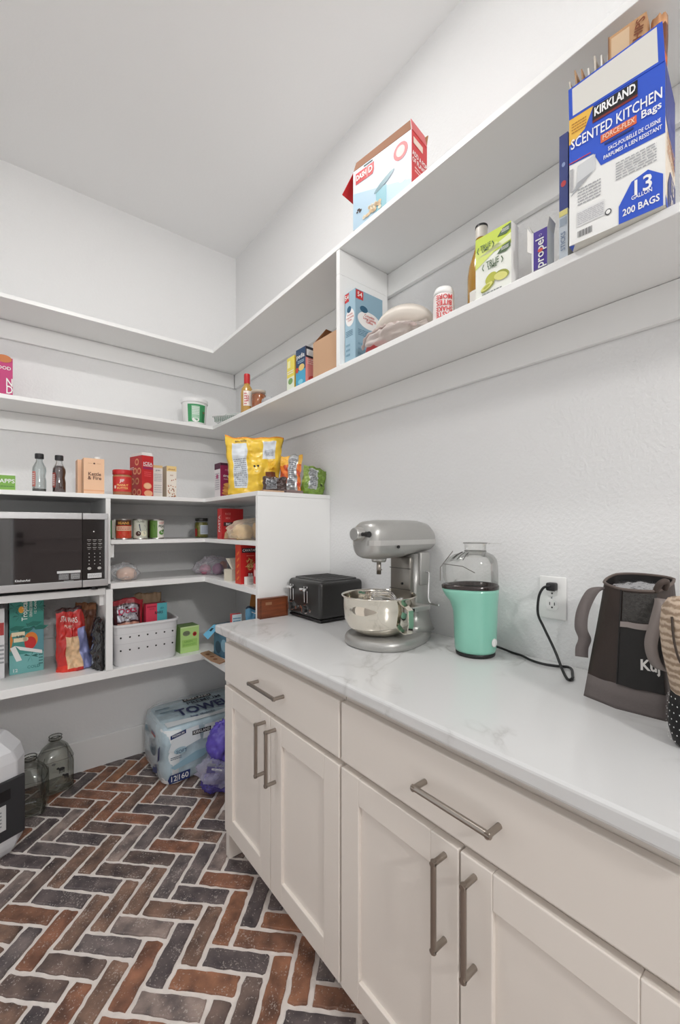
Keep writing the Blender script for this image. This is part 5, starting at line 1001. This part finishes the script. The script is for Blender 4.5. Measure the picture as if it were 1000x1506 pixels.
ow.loft([outer(.006, .97), outer(.03, 1.025), outer(.08, 1.045), outer(.13, 1.04), outer(.18, 1.05), outer(.23, 1.035), outer(.275, 1.01), outer(.289, .95)], False); ow.obj('clear_overwrap', film((236, 242, 246), .06, .08), t, True)
def wf(u, v, o): return Vector((-W_/2+W_*u, -D_/2*1.016-.008-o, .28*v))
def wt(u, v, o): return Vector((-W_/2+W_*u, -D_/2+D_*v, .284+o))
def wl(u, v, o): return Vector((-W_/2*1.014-.008-o, D_/2-D_*u, .28*v))
NV = M((34, 50, 104), .4); fr = Print(t, wf, W_, .28); tp = Print(t, wt, W_, D_); lf = Print(t, wl, D_, .28)
LB = M((206, 222, 230), .3); WB = M((232, 238, 241), .3)
fr.poly([(.04, .62), (.1, .93), (.32, .96), (.34, .7), (.18, .62)], WB, 1).poly([(.36, .68), (.38, .93), (.7, .95), (.72, .7)], WB, 1).poly([(.06, .34), (.3, .5), (.46, .5), (.36, .36), (.1, .28)], M((152, 186, 202), .3), 1)
fr.poly([(.05, .06), (.235, .055), (.24, .21), (.055, .205), (.035, .13)], NV, 2).text('12', .085, .13, .026, WT, 4, fit=.05).text('160', .172, .13, .026, WT, 4, fit=.09).rect(.118, .075, .122, .19, WT, 4)
fr.text('TOWELS', .6, .5, .04, NV, 3).rect(.26, .80, .44, .88, M((24, 26, 32), .5), 2).text('KIRKLAND', .35, .84, .014, WT, 4, fit=.16).poly([(.06, .83), (.2, .88), (.2, .95), (.06, .90)], NV, 2).text('PREMIUM', .13, .89, .010, WT, 4, 8, fit=.11)
fr.ell(.15, .60, .06, .06, M((168, 196, 208), .3), 2).text('SOFT', .16, .58, .016, M((60, 80, 110), .5), 3).lines(.06, .46, .16, .52, 2, M((90, 110, 130), .5), 2).done()
tp.text('TOWELS', .52, .42, .085, NV, 3, fit=.62, bold=.03).text('PREMIUM', .55, .68, .034, M((40, 52, 76), .5), 3, fit=.36).rect(.36, .78, .66, .88, M((24, 26, 32), .5), 2).text('KIRKLAND', .51, .83, .026, WT, 4, fit=.27).text('big sheets', .42, .2, .02, NV, 3, fit=.24).rect(.08, .56, .24, .60, M((120, 150, 166), .4), 2).rect(.06, .7, .2, .74, M((120, 150, 166), .4), 2).poly([(.05, .05), (.95, .05), (.95, .26), (.5, .14), (.05, .22)], WB, 1).done()
lf.ell(.32, .72, .1, .1, M((110, 140, 156), .4), 1).ell(.6, .55, .16, .14, M((96, 116, 130), .4), 1).text('12', .6, .56, .03, M((40, 56, 84), .5), 3).rect(.55, .78, .75, .82, M((160, 60, 66), .5), 1).rect(.56, .83, .72, .845, M((40, 60, 120), .5), 1).ell(.3, .3, .07, .05, M((60, 74, 90), .5), 1).poly([(.86, .4), (.96, .5), (.98, .75), (.9, .66)], NV, 2).poly([(.62, .1), (.85, .2), (.8, .34), (.66, .26)], NV, 2).done()
t = thing('purple_bag', 'crumpled purple plastic bag half full of clear wrap beside the cabinet', 'bag', (.83, 1.985, .004), -30)
lump(t, 'lower_bag', (.15, .12, .10), film((112, 100, 190), .42, .18), 31, .35, 22, crease=.35)
o = lump(t, 'clear_wrap', (.165, .14, .13), film((206, 204, 226), .30, .12), 33, .35, 20, crease=.4); o.location = (-.005, -.01, .04)
o = lump(t, 'upper_bag', (.14, .12, .19), M((104, 88, 196), .25, coat=.4, var=.25, vscale=16), 35, .3, 24, crease=.35); o.location = (.02, .015, .125)
f = Print(t, lambda u, v, o: Vector((-.05+.1*u, -.074-o+.02*(v-.5), .12+.04*v)), .1, .04); f.poly([(.02, .2), (.95, .0), (1, .5), (.05, .8)], M((74, 66, 120), .4), 1).text('essential', .5, .45, .010, WT, 3, -8).done()
# glass jugs
def jug(label, x, y, s, seed, art):
    t = thing('glass_jug', label, 'jug', (x, y, .004), seed, 'empty glass jugs on the floor')
    pr = [(.062, .0, 4), (.07, .006, 5), (.071, .05, 5), (.071, .14, 5), (.068, .165, 4), (.055, .195, 3), (.035, .218, 2.2), (.024, .226, 2), (.023, .238, 2), (.0265, .24, 2), (.0265, .256, 2)]
    rings = [sring((0, 0, z*s), r*s, r*s, 40, p) for r, z, p in pr]
    g = G(); g.loft(rings); newmesh('glass_body', g.V, g.F[:-1], glassy((236, 238, 236), (240, 241, 238), .25), t, True)
    G().loft([sring((0, 0, .012*s), .058*s, .058*s, 40, 4), sring((0, 0, .016*s), .064*s, .064*s, 40, 4), sring((0, 0, .019*s), .058*s, .058*s, 40, 4)]).obj('thick_base', glassy((220, 220, 216), (214, 210, 202), .4), t, True)
    for z in (.24, .254): G().tube([(.0268*s*math.cos(a), .0268*s*math.sin(a), z*s) for a in [2*math.pi*k/28 for k in range(28)]], .0022*s, 6, True).obj('neck_ring', glassy((226, 228, 226), (150, 150, 146), .5), t)
    for zc in (.158,): G().tube([q_ for q_ in [Vector((x_*1.0, y_*1.0, zc*s)) for x_, y_, _z in sring((0, 0, 0), .0695*s, .0695*s, 40, 5)]], .0009, 5, True).obj('shoulder_line', glassy((220, 220, 220), (170, 170, 166), .4), t)
    for sx in (-1, 1):
        for sy in (-1, 1): G().tube([(sx*.064*s, sy*.064*s, .02*s), (sx*.064*s, sy*.064*s, .14*s), (sx*.05*s, sy*.05*s, .18*s)], .0014*s, 5).obj('corner_ridge', glassy((226, 228, 226), (180, 180, 176), .4), t)
    f = Print(t, lambda u, v, o: Vector((-.06*s+.12*s*u, -.0715*s-o, .03*s+.12*s*v)), .12*s, .12*s); art(f); f.done()
DKI = M((44, 44, 46), .6)
def cows(f):
    for cu, cv, q in ((.62, .72, 1), (.78, .42, .8)):
        f.ell(cu, cv, .11*q, .07*q, DKI, 1, 12).ell(cu-.13*q, cv+.05*q, .05*q, .045*q, DKI, 1, 10)
        for d_ in (-.08, -.03, .04, .08): f.rect(cu+d_*q-.012, cv-.16*q, cu+d_*q+.012, cv-.03*q, DKI, 1)
    f.text('farm', .5, .1, .008, GREYINK, 1).ell(.35, .98, .07, .05, M((120, 120, 118), .6), 1)
def words(f): f.text('DAIRY', .5, .86, .010, DKI, 1).lines(.2, .3, .8, .4, 1, GREYINK, 1)
jug('clear glass milk jug printed with black cows against the baseboard', .205, 2.5, 1.0, 4, cows)
jug('clear glass milk jug between the white bin and the cow-printed jug', (.098), 2.372, .96, -12, words)
# white bin
t = thing('pet_food_bin', 'white plastic bin with round lid and black handle panel at the left edge', 'bin', (-.12, 2.215, .004), 24)
BW = M((228, 229, 232), .35)
def oct_(w, d, z, c=.05): return [(-w+c, -d, z), (w-c, -d, z), (w, -d+c, z), (w, d-c, z), (w-c, d, z), (-w+c, d, z), (-w, d-c, z), (-w, -d+c, z)]
G().loft([oct_(.135, .155, 0), oct_(.15, .17, .03), oct_(.155, .175, .05), oct_(.155, .175, .36), oct_(.15, .168, .40, .06), oct_(.115, .13, .455, .06)]).obj('body', BW, t, bev=.006)
ld = G().lathe([(.001, .455), (.108, .455), (.112, .462), (.112, .472), (.104, .478), (.094, .48), (.092, .487), (.001, .489)], 40).obj('lid', M((234, 235, 237), .35), t, 2)
G().lathe([(.06, .4885), (.07, .4885), (.07, .492), (.06, .492)], 32).obj('lid_ring', M((216, 217, 220), .4), ld)
pn = G().box(-.12, .128, -.187, -.175, .075, .305).obj('handle_panel', M((52, 53, 56), .35), t, bev=.008)
G().box(-.09, .06, -.1885, -.186, .12, .215).obj('label_card', M((214, 216, 216), .5), pn)
G().box(-.09, .075, -.1885, -.186, .23, .27).obj('recess', M((20, 20, 22), .5), pn)
f = Print(t, lambda u, v, o: Vector((-.09+.15*u, -.189-o, .12+.095*v)), .15, .095); f.lines(.1, .15, .9, .85, 5, GREYINK, 1).done()
